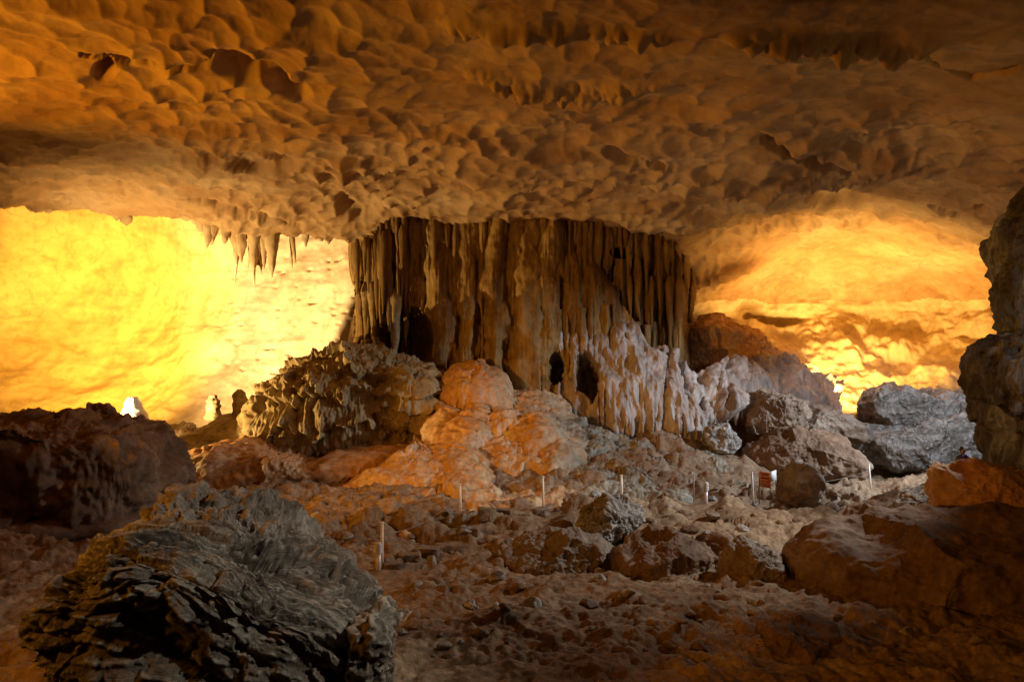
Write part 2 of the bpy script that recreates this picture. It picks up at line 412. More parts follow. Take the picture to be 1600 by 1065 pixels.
Nn = grid_normals(P)
toward = -(P - np.array([0, 0, CZ])); sgn = np.sign((Nn * toward).sum(-1, keepdims=True)); Nn = Nn * sgn
# scallops: bowls dissolved into the roof, sharp crests between them
Q = P.astype(np.float32)
wx = fbm(Q, 0.30, 3, seed=1) * 0.9; wy = fbm(Q, 0.30, 3, seed=2) * 0.9
S2 = np.stack([Q[..., 0] + wx, (Q[..., 1] * 0.80 - Q[..., 2] * 0.9) + wy], -1)
a1, b1, c1 = cells(S2, 0.66, 3, 0.95, 0.7)
a2, b2, c2 = cells(S2 + 0.3 * np.stack([wy, wx], -1), 1.35, 9, 1.0, 0.8)
a3, b3, c3 = cells(S2 * np.array([1.0, 0.8], np.float32), 2.6, 21, 1.0, 0.9)
def ssmooth(a, b, k):      # height of the bowls, crests slightly rounded
    return a - k * np.exp(-(b - a) / k * 1.2) * 0.5
h = ssmooth(a1, b1, 0.05) * (0.24 + 0.13 * np.clip(fbm(Q, 0.2, 2, seed=44) * 2, -1, 1)) + ssmooth(a2, b2, 0.06) * 0.16 + ssmooth(a3, b3, 0.06) * 0.22
reg = sstep(-0.5, 0.35, fbm(Q, 0.11, 2, seed=7) + 0.25)        # some parts are smooth rock
reg = reg * (1 - 0.75 * sstep(1050, 1500, PX) * (1 - sstep(120, 190, PY)))
reg = reg * (1 - 0.7 * sstep(1060, 1200, PX) * sstep(330, 420, PY))
h = h * (0.25 + 0.75 * reg)
far = sstep(170, 300, PY); h = h * (1 + 0.55 * far)
low = sstep(445, 520, PY + 30 * fbm(Q, 0.25, 2, seed=17))       # ledges and shelves under the right hand vault
h = h * (1 - low * 0.8) + fbm(Q, 0.16, 3, seed=4) * 0.55 + fbm(Q, 1.6, 4, 0.5, seed=6) * 0.05 + (fbm(Q, 4.0, 3, 0.6, seed=16)) * 0.018
h += low * (fbm(Q, 0.42, 5, 0.55, seed=31) * 1.1 - 0.2 + np.abs(fbm(Q * np.array([.5, .5, 1.3]), 0.5, 4, 0.5, seed=35)) * 0.9)
h += -1.8 * (1 - sstep(.6, 1.05, np.hypot((PX - 1208) / 50, (PY - 495 - 0.08 * (PX - 1208)) / 10) + .15 * fbm(Q, 1.0, 3)))
q2 = np.stack([Q[..., 0] * 0.25 + Q[..., 1] * 0.06, Q[..., 1] * 1.1, Q[..., 2] * 1.1], -1)
h += fbm(q2, 0.8, 3, 0.5, True, 5) * 0.10                       # long bedding ledges
# broken ledges with small draperies in the middle and top right
led = np.exp(-((PY - (118 + 0.05 * (PX - 900) + 12 * np.sin(PX / 60))) / 11) ** 2) * sstep(700, 780, PX) * (1 - sstep(980, 1080, PX))
led += np.exp(-((PY - (28 + 0.02 * (PX - 1200))) / 10) ** 2) * sstep(1120, 1180, PX) * (1 - sstep(1420, 1500, PX))
led += np.exp(-((PY - (22 + 0.02 * (PX - 800))) / 8) ** 2) * sstep(680, 720, PX) * (1 - sstep(1000, 1100, PX)) * .8
h += led * (0.25 + 0.5 * np.abs(fbm(Q, 1.8, 3, 0.6, seed=12)))
def pit(cx, cy, rx, ry, dep, rot=0.0):
    x = (PX - cx) * math.cos(rot) + (PY - cy) * math.sin(rot); y = -(PX - cx) * math.sin(rot) + (PY - cy) * math.cos(rot)
    r = np.sqrt((x / rx) ** 2 + (y / ry) ** 2) + 0.12 * fbm(Q, 0.9, 3, seed=3)
    return -dep * (1 - sstep(0.55, 1.0, r))
h += pit(390, 92, 70, 26, 1.3, 0.15) + pit(445, 118, 50, 18, 0.5, 0.3) + pit(1310, 298, 55, 22, 0.8, 0) + pit(975, 233, 38, 10, 0.5, 0.2)
h += pit(165, 88, 22, 18, .5) + pit(560, 322, 40, 30, 0.6)
h += pit(415, 243, 60, 22, .45) + pit(1340, 400, 30, 6, 0.1)
for pts in ([(1190, 215), (1260, 235), (1330, 250)], [(1440, 40), (1470, 90), (1520, 110), (1590, 95)], [(130, 60), (210, 75), (330, 88)], [(960, 225), (1000, 235), (1040, 245)], [(1460, 310), (1500, 322), (1540, 318)], [(300, 300), (380, 318), (470, 345)]):
    d_ = np.full(PX.shape, 1e9)
    jx = PX + 7 * fbm(Q, 0.9, 4, 0.6, seed=61); jy = PY + 7 * fbm(Q, 0.9, 4, 0.6, seed=62)
    for (xa, ya), (xb, yb) in zip(pts[:-1], pts[1:]):
        t_ = np.clip(((jx - xa) * (xb - xa) + (jy - ya) * (yb - ya)) / ((xb - xa) ** 2 + (yb - ya) ** 2), 0, 1)
        d_ = np.minimum(d_, np.hypot(jx - xa - t_ * (xb - xa), jy - ya - t_ * (yb - ya)))
    h -= 0.45 * (1 - sstep(1.0, 5.0, d_))
P = P + Nn * h[..., None]
lip = ceil_lip(PX) + 5 * fbm(np.stack([PX / 18, PX * 0, PX * 0], -1), 1, 3, 0.6)
mask = (PY < lip)
# roll the free edge upwards to give the lip thickness
edge = np.clip(1 - (lip - PY) / 9.0, 0, 1) * (PX < 640)
P = P + Nn * (-(edge ** 2) * 0.8)[..., None]
split = 468 + 14 * fbm(np.stack([PX / 60, PX * 0, PX * 0], -1), 1, 3)
row = (PY < split) | (PX < 1041)
AF = grid_faces(ny, nx, mask); r_ = row.ravel()[AF[:, 0]]
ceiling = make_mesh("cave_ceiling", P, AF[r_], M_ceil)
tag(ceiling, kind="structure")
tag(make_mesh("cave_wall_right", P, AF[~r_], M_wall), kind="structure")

def sheet(name, x0, x1, nx, y0, y1, ny, ctrl, mat, dfn, mask=None, smooth=2e-4, parent=None, kind=None, fwd=False):
    c = np.array(ctrl, float); ev = tps_fit(c[:, :2] / 1000, np.log(c[:, 2]), smooth)
    PX, PY = np.meshgrid(np.linspace(x0, x1, nx), np.linspace(y0, y1, ny))
    D = np.exp(ev(PX / 1000, PY / 1000))
    P = np.stack([(PX - 800) / F * D, D, CZ - (PY - 532.5) / F * D], -1)
    N = grid_normals(P); N *= np.sign((N * -(P - np.array([0, 0, CZ]))).sum(-1, keepdims=True))
    Dv = dfn(P.astype(np.float32), N, PX, PY)[..., None]
    if fwd: N = np.broadcast_to(np.array([0, -1.0, 0]), P.shape)
    P = P + N * Dv
    m = mask(PX, PY) if mask else None
    o = make_mesh(name, P, grid_faces(ny, nx, m), mat, parent, None if parent is None else base_of(P))
    if kind: tag(o, kind=kind)
    return o

# ------------------------------------------------------------------ the far walls
def wall_left_d(P, N, PX, PY):
    f1, f2, _ = cells(np.stack([P[..., 0] + 0.5 * P[..., 2], P[..., 2] - 0.25 * P[..., 0]], -1) * np.array([0.8, 1.25], np.float32), 1.15, 5)
    pits = sstep(320, 420, PX) * sstep(370, 430, PY)
    soft = sstep(430, 360, PY) * 0 + (PY < 430) * 1.0
    h = fbm(P, 0.13, 3, seed=3) * 1.1 + fbm(P, 0.6, 4, seed=8) * 0.10
    h += (np.sqrt(f1) - 0.5) * 0.16 * soft
    wz = fbm(P, 0.5, 3, seed=71) * 0.9
    g1, g2, gid = cells(np.stack([wz + P[..., 0] * 0.9 + 0.5 * P[..., 2], P[..., 2] * 1.3 - 0.4 * P[..., 0]], -1), 0.95, 15)
    h += fbm(P, 0.33, 4, 0.5, True, 27) * 0.22
    h -= pits * np.where(gid > 0.0, 0.40, 0.06) * (0.6 + fbm(P, 0.5, 2, seed=77)) * (1 - sstep(0.10, 0.24, np.sqrt(np.maximum(g1 - 0.25 * 0.5 * (gid + 1), 0))))
    h += (fbm(np.stack([P[..., 0] * 0.15, P[..., 1] * 0.15, P[..., 2] * 0.9], -1), 0.8, 3, 0.5, True, 3)) * 0.12
    return h
wl = [(-500, 200, 50), (0, 200, 58), (300, 200, 56), (640, 200, 52), (-500, 330, 50), (0, 330, 55), (300, 340, 56), (640, 340, 52),
      (-500, 480, 50), (0, 480, 58), (150, 480, 60), (300, 470, 58), (450, 450, 54), (650, 450, 50), (-500, 620, 46), (0, 620, 53), (200, 620, 54), (400, 600, 52), (650, 600, 48),
      (-500, 720, 42), (0, 720, 47), (300, 720, 47), (650, 720, 44)]
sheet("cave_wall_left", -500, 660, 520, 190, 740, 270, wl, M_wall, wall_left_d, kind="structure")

# ------------------------------------------------------------------ the ground
gc = []
for px in (-500, 0, 400, 800, 1200, 1600, 2100):
    for py, d in ((1700, 6.2), (1200, 10.8), (1065, 13.5), (960, 16.9)):
        gc.append((px, py, d))
gc += [(-500, 850, 23), (0, 850, 22.5), (100, 838, 24), (300, 800, 29), (400, 830, 25), (597, 882, 21), (500, 860, 23), (720, 800, 27.2), (849, 794, 28),
       (972, 782, 29.5), (1103, 782, 30.5), (1178, 781, 31.5), (1363, 763, 36), (1500, 745, 36), (1700, 760, 32), (2100, 780, 30),
       (900, 860, 23.5), (1050, 840, 24), (1200, 830, 24.5), (1300, 820, 25.5), (1400, 800, 26.5), (900, 930, 18.4), (1100, 925, 18.6),
       (650, 770, 31.5), (760, 745, 34), (900, 745, 34), (1000, 725, 36), (1100, 722, 36.5), (1180, 755, 35), (880, 700, 38), (950, 690, 39), (1060, 690, 39.5), (870, 660, 40.5),
       (1280, 745, 40), (1450, 735, 42), (1600, 700, 48), (350, 735, 40), (260, 700, 44), (150, 680, 46), (0, 680, 46), (-500, 690, 44), (450, 740, 38), (550, 720, 39.5),
       (800, 640, 50), (1200, 690, 50), (500, 660, 52), (0, 655, 56), (-500, 655, 56), (1700, 680, 56)]
GW = np.array([Wp(*g) for g in gc])
ev_g = tps_fit(GW[:, :2] / 10, GW[:, 2], 3e-3)
def ground_base(X, Y): return ev_g(X / 10, Y / 10)
nx, ny = 940, 430
us = np.linspace(-1.05, 1.05, nx)
dd = np.concatenate([np.linspace(1.5, 10, 20, endpoint=False), 1 / np.linspace(1 / 10, 1 / 58, ny - 20)])
U, DD = np.meshgrid(us, dd)
X = U * (DD + 2); Y = DD
Z = ground_base(X, Y)
G = np.stack([X, Y, Z * 0], -1).astype(np.float32)
rug = 0.35 + 0.65 * sstep(19, 24, Y)
hz = fbm(G, 0.22, 3, seed=2) * 0.5 * rug + fbm(G, 0.9, 5, 0.55, seed=4) * 0.32 * rug + fbm(G, 2.6, 4, 0.6, True, seed=9) * 0.07
wv = fbm(G, 0.5, 3, seed=41)
for size, am, sd in ((2.4, 0.55, 31), (1.1, 0.30, 37), (0.5, 0.13, 43)):      # tilted broken plates
    f1, f2, cid = cells(np.stack([X + wv, Y * 1.25 - wv], -1), size, sd, 1.0, 0.6)
    f3, f4, cie = cells(np.stack([X + wv, Y * 1.25 - wv], -1), size, sd + 1, 1.0, 0.6)
    hz += (cid * 0.35 + (0.4 - np.clip(f1, 0, 1)) * 0.6) * am * rug
t = np.stack([X * 0.5, Y * 1.7, Z * 0], -1)
hz += fbm(t, 0.9, 4, 0.55, True, 6) * 0.16 + np.maximum(fbm(G, 1.5, 5, 0.6, seed=14), 0) * 0.26 + fbm(G, 6.0, 2, 0.6, seed=15) * 0.03
pth = sstep(12, 15, Y)
hz *= 0.6 + 0.4 * pth
for px, py, d in ((597, 884, 20.8), (591, 889, 20.4), (720, 799, 27.2), (849, 795, 28.0), (972, 784, 29.0), (1084, 785, 30.6), (1103, 786, 30.0), (1177, 784, 31.6), (1200, 788, 31.0), (1361, 765, 36.0)):
    b_ = Wp(px, py, d); dy = (Y - b_[1]); w_ = np.exp(-((X - b_[0] * (1 + dy / d)) / 0.6) ** 2 - (dy / np.where(dy < 0, 2.4, 0.5)) ** 2)
    hz = hz * (1 - w_) + (b_[2] - Z + np.minimum(dy, 0) * 0.10) * w_           # trodden hollows where the posts stand
ground = make_mesh("cave_floor", np.stack([X, Y, Z + hz], -1), grid_faces(ny, nx, flip=True), M_ground)
tag(ground, kind="structure")
Zg = Z + hz
def ground_z(x, y):
    j = int(np.clip(np.searchsorted(dd, y), 1, ny - 1)); i = int(np.clip((x / (y + 2) + 1.05) / 2.10 * (nx - 1), 0, nx - 1))
    return float(Zg[j, i])

# ------------------------------------------------------------------ lofted bodies (columns, stalactites, draperies)
def loft(rings, n=64, sub=1, fn=None, power=2.4, cap=True):
    """rings: (pyc, pxl, pxr, dfront, dback) top to bottom; closed body around a vertical axis"""
    R = np.array(rings, float); m = len(R)
    t = np.linspace(0, m - 1, (m - 1) * sub + 1)
    Ri = np.stack([np.interp(t, np.arange(m), R[:, k]) for k in range(5)], 1)
    for _ in range(max(1, sub // 2)):
        Ri[1:-1] = (Ri[:-2] + 2 * Ri[1:-1] + Ri[2:]) / 4
    a = np.linspace(0, 2 * np.pi, n, endpoint=False)
    ca, sa = np.cos(a), np.sin(a)
    e = 2 / power
    cx, sy = np.sign(ca) * np.abs(ca) ** e, np.sign(sa) * np.abs(sa) ** e
    P = np.zeros((len(Ri), n, 3))
    for i, (py, l, r, d0, d1) in enumerate(Ri):
        dm = (d0 + d1) / 2
        xl, xr = (l - 800) / F * dm, (r - 800) / F * dm
        P[i, :, 0] = (xl + xr) / 2 + (xr - xl) / 2 * cx
        P[i, :, 1] = dm + (d1 - d0) / 2 * sy
        P[i, :, 2] = CZ - (py - 532.5) / F * dm
    C = P.mean(1, keepdims=True)
    if fn is not None:
        out = P - C; out[..., 2] = 0; out /= np.linalg.norm(out, axis=-1, keepdims=True) + 1e-6
        P = P + out * fn(P.reshape(-1, 3), None).reshape(P.shape[:2])[..., None]
    k = len(Ri)
    idx = np.arange(k * n).reshape(k, n); nxt = np.roll(idx, -1, 1)
    q = np.stack([idx[:-1], idx[1:], nxt[1:], nxt[:-1]], -1).reshape(-1, 4)
    tris = np.concatenate([q[:, [0, 1, 2]], q[:, [0, 2, 3]]])
    V = P.reshape(-1, 3)
    if cap:
        tp, bt = P[0].mean(0), P[-1].mean(0); V = np.vstack([V, tp, bt]); a0 = k * n
        T1 = np.stack([np.full(n, a0), idx[0], nxt[0]], 1); T2 = np.stack([np.full(n, a0 + 1), nxt[-1], idx[-1]], 1)
        tris = np.concatenate([tris, T1, T2])
    return V, tris

def pillar(parent, name, top, bot, cx, w, d, mat, seed=0, taper=0.6, tip=False, lean=0, rough=0.09, wb=None, n=36):
    """a hanging or standing dripstone between picture rows top and bottom"""
    rs = np.random.RandomState(seed + 100)
    k = max(5, int((bot - top) / 14)); rings = []
    for i in range(k + 1):
        u = i / k
        if tip: ww = w * (1 - u ** 1.6) ** 0.9 * (1 + 0.12 * rs.randn()) + 0.6
        else: ww = w * (1 + (taper - 1) * u) * (1 + 0.10 * rs.randn()) if wb is None else (w + (wb - w) * u ** 2) * (1 + 0.08 * rs.randn())
        c = cx + lean * u + rs.randn() * w * 0.03
        ww *= min(1.0, 0.25 + 0.75 * math.sqrt(min(1, i / (0.12 * k + 1e-6)))) if i < 0.12 * k else 1.0
        hw = ww / 2; dm = hw / F * d
        rings.append((top + (bot - top) * u, c - hw, c + hw, d - dm, d + dm))
    def fn(P, N):
        q = P * np.array([1, 1, 0.13]) + seed
        return (fbm(q, 2.2, 3, 0.6, True, 5) * rough + fbm(P + seed, 1.4, 3, 0.6) * rough * 0.8) * min(1.0, w / 22)
    V, T = loft(rings, n, 4, fn, 2.1)
    return make_mesh(name, V, T, mat, parent, base_of(V))

# ------------------------------------------------------------------ the great column
col = empty("flowstone_column", Wp(820, 690, 43)); tag(col, "massive fluted flowstone column joining the cave floor to the ceiling", "rock column")
def core_fn(P, N):
    q = P * np.array([1, 1, 0.12])
    return fbm(q, 0.75, 4, 0.6, True, 5) * 0.55 + fbm(P, 0.5, 4) * 0.5 + fbm(q, 3.0, 3, 0.5, True, 2) * 0.10
V, T = loft([(325, 640, 980, 45.3, 54), (345, 600, 990, 45.0, 55), (380, 590, 1000, 45, 55), (450, 590, 1005, 45, 55), (520, 590, 1010, 45.2, 55),
             (580, 590, 1020, 45, 55), (640, 570, 1100, 44.6, 55), (720, 560, 1130, 44, 55)], 160, 12, core_fn, 3.0)
make_mesh("core", V, T, M_flow, col, base_of(V))
def hash1(i, seed): return LATF[(i.astype(np.int64) * 7919 + seed * 104729) & 0x3ffff]
def drapes(PX, PY, layers, base):
    """hanging flutes of several sizes laid over one another; each ends at its own height"""
    h = base.copy(); W3 = np.stack([PX / 38, PY / 80, PX * 0], -1)
    for (x0, x1, w, top, tip, jit, off, rf, seed) in layers:
        wn = fbm(W3 + seed, 1.0, 3, 0.6)
        xw = PX + wn * w * 0.42 + seed * 3.3
        i = np.floor(xw / w); t = (xw / w - i) * 2 - 1
        r1, r2, r3 = hash1(i, seed), hash1(i, seed + 1), hash1(i, seed + 2)
        tp = top(PX) if callable(top) else top; tpp = (tip(PX) if callable(tip) else tip) + jit * r1
        tp = tp + 10 * r2
        u = np.clip((tpp - PY) / np.maximum(tpp - tp, 12), 0, 1)
        taper = np.minimum(1, (u * 2.2) ** 0.55) * (1 + 0.25 * fbm(np.stack([i * 3.1, PY / 26, PX * 0 + seed], -1), 1, 3))
        hw = (0.95 + 0.25 * r2) * taper
        prof = np.sqrt(np.maximum(0, 1 - (t / (hw + 1e-3)) ** 2))
        val = off + 0.32 * r3 + prof * taper * w / F * 42 * rf
        ok = (PX > x0) & (PX < x1) & (PY < tpp) & (PY > tp - 2) & (np.abs(t) < hw)
        h = np.where(ok, np.maximum(h, val), h)
    return h
def rtop(x): return np.interp(x, [860, 950, 1020, 1045, 1080], [338, 350, 362, 378, 402])
ltop = lambda x: np.interp(x, [550, 600, 640], [372, 358, 340])
LAY = [(645, 872, 42, 322, 720, 0, 0.25, 0.95, 1), (640, 880, 23, 322, 590, 110, 0.55, 1.0, 5), (600, 890, 15, 322, 430, 60, 0.95, 1.0, 9), (640, 870, 10, 330, 620, 80, 0.70, 1.0, 13),
       (548, 612, 11, ltop, lambda x: 450 + (x - 556) * 0.4, 30, 0.5, 1.0, 17), (594, 655, 9, ltop, 478, 50, 1.0, 1.0, 21), (560, 650, 12, 425, 530, 30, -0.2, 1.0, 25),
       (590, 700, 9, 455, 548, 25, -0.6, 1.0, 29), (552, 700, 17, 535, 606, 16, 0.7, 1.0, 33), (545, 600, 13, 450, 620, 30, 0.0, 1.0, 37), (600, 690, 26, 560, 680, 20, 0.4, 0.9, 41),
       (868, 1062, 8, rtop, 425, 40, 0.65, 1.0, 45), (868, 1062, 15, rtop, 470, 50, 0.35, 1.0, 47), (930, 1078, 10, 400, 490, 36, 0.1, 1.0, 49), (970, 1082, 9, 450, 560, 30, 0.25, 1.0, 53), (985, 1090, 16, 500, 620, 30, 0.5, 1.0, 57),
       (1040, 1080, 13, lambda x: x * 0 + 385, 580, 60, 0.7, 1.0, 61), (840, 900, 17, 440, 660, 40, 0.6, 1.0, 65), (860, 960, 12, 480, 560, 26, 1.15, 1.0, 69)]
def curtain_d(P, N, PX, PY):
    base = fbm(P, 0.5, 4, 0.6) * 0.7 - 0.5
    cav = (1 - sstep(0.5, 1.1, np.hypot((PX - 640) / 48, (PY - 535) / 60))) * -1.6
    cav += (1 - sstep(0.6, 1.1, np.hypot((PX - 748) / 7, (PY - 530) / 60))) * -1.0 + (1 - sstep(0.6, 1.1, np.hypot((PX - 967) / 17, (PY - 397) / 9))) * -2.5
    cav += (1 - sstep(0.6, 1.1, np.hypot((PX - 868) / 14, (PY - 575) / 26))) * -2.5 + (1 - sstep(0.6, 1.1, np.hypot((PX - 918) / 20, (PY - 590) / 36))) * -2.5
    h = drapes(PX, PY, LAY, base)
    h = np.where(cav < -0.3, np.maximum(h * 0.6 + cav, cav - .2), h)
    lobe = 1 - ((PX - 905 - 0.25 * (PY - 470)) / 62) ** 2 - ((PY - 480) / 92) ** 2
    q = P * np.array([1, 1, .15], np.float32)
    h = np.maximum(h, np.where((lobe > 0) & (cav > -0.3), 0.2 + 1.3 * np.sqrt(np.maximum(lobe, 0)) + fbm(q, 1.6, 4, 0.55, True, 4) * 0.3 + fbm(P, 1.2, 3) * .15, -9))
    h += fbm(P * np.array([1, 1, .05], np.float32), 3.2, 3, 0.6, True, 9) * 0.10 + fbm(P * np.array([1, 1, .3], np.float32), 3.0, 4, 0.6) * 0.10 + fbm(P, 1.0, 3) * 0.2
    return h
cd = []
for y in (320, 400, 480, 560, 640, 720):
    fl = 0.0 if y < 560 else (y - 560) / 160 * 1.2
    for x, d in ((530, 52), (552, 47), (580, 44.2), (640, 43.3), (720, 43), (800, 42.7), (860, 42.9), (940, 43.2), (1010, 43.8), (1045, 44.7), (1070, 47.5), (1095, 53)):
        cd.append((x, y, d - fl))
sheet("curtain", 535, 1100, 560, 318, 720, 420, cd, M_flow, curtain_d, parent=col, smooth=1e-5, fwd=True,
      mask=lambda X, Y: (X > 549 + 5 * np.sin(Y / 23.0)) & (X < np.interp(Y, [320, 395, 410, 600], [1062, 1062, 1076, 1080]) + 4 * np.sin(Y / 17.0)))
for i, (cx, w, t, b, wb, d) in enumerate([(692, 20, 345, 605, 24, 42.5), (737, 26, 340, 600, 34, 42.4), (772, 30, 338, 598, 40, 42.2), (826, 50, 334, 668, 74, 42.0)]):
    pillar(col, "pillar", t, b, cx, w, d, M_flow, i, wb=wb, rough=0.26, n=56)
rs = np.random.RandomState(5)
def fringe(x0, x1, topf, tipf, n, w0, w1, d, mat, jit=18, parent=col, name="stalactite"):
    for i in range(n):
        u = (i + rs.rand() * 0.8) / n; x = x0 + (x1 - x0) * u
        t = topf(x); b = tipf(x) + rs.randn() * jit; w = rs.uniform(w0, w1)
        if b - t < 14: b = t + 14
        pillar(parent, name, t, b, x, w, d + rs.uniform(-0.3, 0.4), mat, int(rs.randint(9999)), tip=True, rough=0.09, n=18, lean=rs.randn() * 2)
fringe(556, 600, lambda x: 374 - (x - 556) * 0.3, lambda x: 465, 5, 8, 13, 42.9, M_flow)
fringe(600, 648, lambda x: 360, lambda x: 478, 6, 8, 14, 41.9, M_flow)
pillar(col, "stalactite", 350, 418, 629, 13, 41.4, M_flow, 3, tip=True)
pillar(col, "stalactite", 450, 560, 617, 20, 42.0, M_cauli, 8, tip=True)
fringe(566, 640, lambda x: 440, lambda x: 520 + 10 * math.sin(x / 7), 6, 9, 15, 43.0, M_cauli, 10)
fringe(660, 860, lambda x: 342, lambda x: 395 + 22 * math.sin(x / 13), 8, 8, 13, 41.7, M_flow, 16)
fringe(880, 1050, rtop, lambda x: np.interp(x, [870, 950, 1050], [400, 425, 450]), 14, 7, 12, 42.5, M_flow, 20)
fringe(960, 1065, lambda x: 430, lambda x: np.interp(x, [930, 1000, 1060], [475, 510, 540]), 9, 7, 12, 42.9, M_flow, 16)
pillar(col, "pillar", 392, 600, 1056, 13, 43.8, M_flow, 31, wb=30, rough=0.2)

# grey flowstone apron flowing down to the right
ap = [(930, 400, 44), (1000, 430, 44), (1100, 430, 48), (1250, 440, 52), (850, 480, 43), (930, 470, 42.6), (1000, 500, 42.6), (1080, 540, 43.5), (1180, 540, 46), (1290, 560, 49),
      (850, 560, 42.2), (930, 560, 41.8), (1000, 570, 41.4), (1080, 590, 41.6), (1150, 590, 43.2), (1230, 590, 45.5), (850, 640, 41.4), (930, 630, 41.0), (1000, 640, 40.6), (1080, 640, 40.4), (1150, 630, 41.4),
      (1220, 640, 43.5), (1290, 660, 44.8), (860, 720, 41.0), (1000, 720, 40.6), (1100, 710, 40.2), (1200, 710, 41.6), (1300, 720, 43.5)]
def apron_d(P, N, PX, PY):
    q = np.stack([P[..., 0] + P[..., 2] * 0.25, P[..., 1], P[..., 2] * 0.2], -1)
    h = fbm(q, 0.55, 3, 0.5, True, 5) * 0.55 + fbm(q, 1.9, 3, 0.5, True, 8) * 0.13 + fbm(P, 0.45, 4, 0.5) * 0.9
    q = P * np.array([1, 1, .3], np.float32)
    ed = np.interp(PX, [830, 900, 960, 1010, 1060, 1095, 1110, 1165, 1180, 1310], [700, 700, 702, 706, 708, 702, 672, 652, 660, 730])
    tp = np.interp(PX, [845, 930, 1010, 1060, 1130, 1310], [450, 470, 530, 560, 570, 600])
    L2 = [(935, 1180, 15, tp + 30, ed - 18, 16, 0.35, 1.1, 71), (930, 1120, 9, tp + 60, ed - 40, 30, 0.6, 1.0, 73), (940, 1190, 30, tp + 10, ed - 30, 26, 0.15, 1.1, 77), (980, 1110, 12, ed - 60, ed + 6, 6, -0.2, 1.0, 79), (1120, 1300, 40, tp, ed - 30, 20, 0.2, 0.9, 83), (850, 950, 13, tp + 20, 590, 36, .5, 1.0, 87)]
    h = 0.85 * h + 0.24 * drapes(PX, PY, L2, h * 0.3 - 0.2) + fbm(P * np.array([1, 1, .12], np.float32), 2.4, 3, 0.6, True, 9) * 0.09
    h += fbm(P, 2.6, 4, 0.6) * 0.08
    def hole(cx, cy, rx, ry, dep):
        r = np.hypot((PX - cx) / rx, (PY - cy) / ry) + 0.55 * fbm(P, 1.3, 4, 0.6, seed=2)
        return -dep * (1 - sstep(0.6, 1.05, r))
    h += hole(868, 574, 15, 26, 2.2) + hole(918, 592, 20, 34, 2.4) + hole(932, 500, 8, 20, 1.0) + hole(1085, 672, 30, 9, 0.0)
    edge = np.interp(PX, [830, 900, 960, 1010, 1060, 1095, 1110, 1165, 1180, 1310], [690, 690, 695, 702, 704, 700, 668, 648, 640, 700])
    h -= sstep(edge - 14, edge + 6, PY) * 0.9
    return h
def apron_mask(X, Y):
    top = np.interp(X, [845, 930, 960, 985, 1010, 1060, 1090, 1130, 1200, 1260, 1310], [470, 452, 448, 500, 535, 560, 580, 560, 560, 575, 600]) + 7 * fbm(np.stack([X / 22, X * 0, X * 0], -1), 1, 3)
    edge = np.interp(X, [840, 900, 960, 1010, 1060, 1095, 1110, 1165, 1180, 1310], [705, 705, 706, 710, 712, 706, 674, 652, 660, 740])
    edge = edge + 8 * fbm(np.stack([X / 12, X * 0 + 5, X * 0], -1), 1, 3, 0.6)
    return (Y > top) & (Y < edge)
sheet("flowstone_apron", 842, 1312, 420, 420, 745, 300, ap, M_flowg, apron_d, apron_mask, parent=col)
# drip columns under the apron
rs = np.random.RandomState(15)
for i, (x, t, b, w) in enumerate([(962, 600, 702, 8), (1022, 640, 706, 7), (1048, 650, 708, 6), (1076, 650, 706, 7), (897, 570, 640, 8)]):
    pillar(col, "drip_column", t, b, x, w, 40.3 if x > 940 else 41, M_flowg, 50 + i, wb=w * 1.8, n=16, rough=0.3)
for i in range(16):
    x = rs.uniform(1100, 1170); 
    pillar(col, "stalactite", 625, 652 + rs.rand() * 14, x, rs.uniform(6, 12), 40.9, M_flowg, 300 + i, tip=True, n=12)

# ------------------------------------------------------------------ mounds around the column
mound = empty("flowstone_slope", Wp(760, 800, 34)); tag(mound, "long flowstone slope from the column base, orange bulges left and grey green right", "flowstone")
of = lambda a, k=0.25: d_flow(a, 0.5, 0.035, k)
sc_ = [(400, 800, 33), (430, 805, 30), (520, 792, 32.5), (600, 792, 31), (700, 802, 29.5), (560, 745, 35.3), (620, 708, 36), (690, 698, 36.3), (745, 706, 36), (770, 765, 32.5), (645, 690, 39), (690, 648, 39.3), (740, 630, 39.5),
       (800, 645, 38.6), (850, 664, 37.8), (890, 695, 37), (900, 740, 34.8), (820, 748, 34.2), (780, 758, 33.2), (850, 790, 28.6), (720, 812, 27), (600, 870, 23.2), (500, 840, 27), (450, 870, 25), (650, 840, 24.6),
       (960, 690, 39), (1030, 696, 39.2), (1100, 700, 39.2), (1160, 722, 38), (900, 770, 31.5), (1000, 770, 31.8), (1100, 775, 31.8), (1190, 780, 32.3), (900, 650, 40.6), (960, 655, 40.4), (870, 610, 41.6), (820, 600, 41.6), (1000, 740, 35), (1100, 740, 35.5), (950, 820, 26), (1100, 820, 27), (700, 600, 42), (600, 660, 41)]
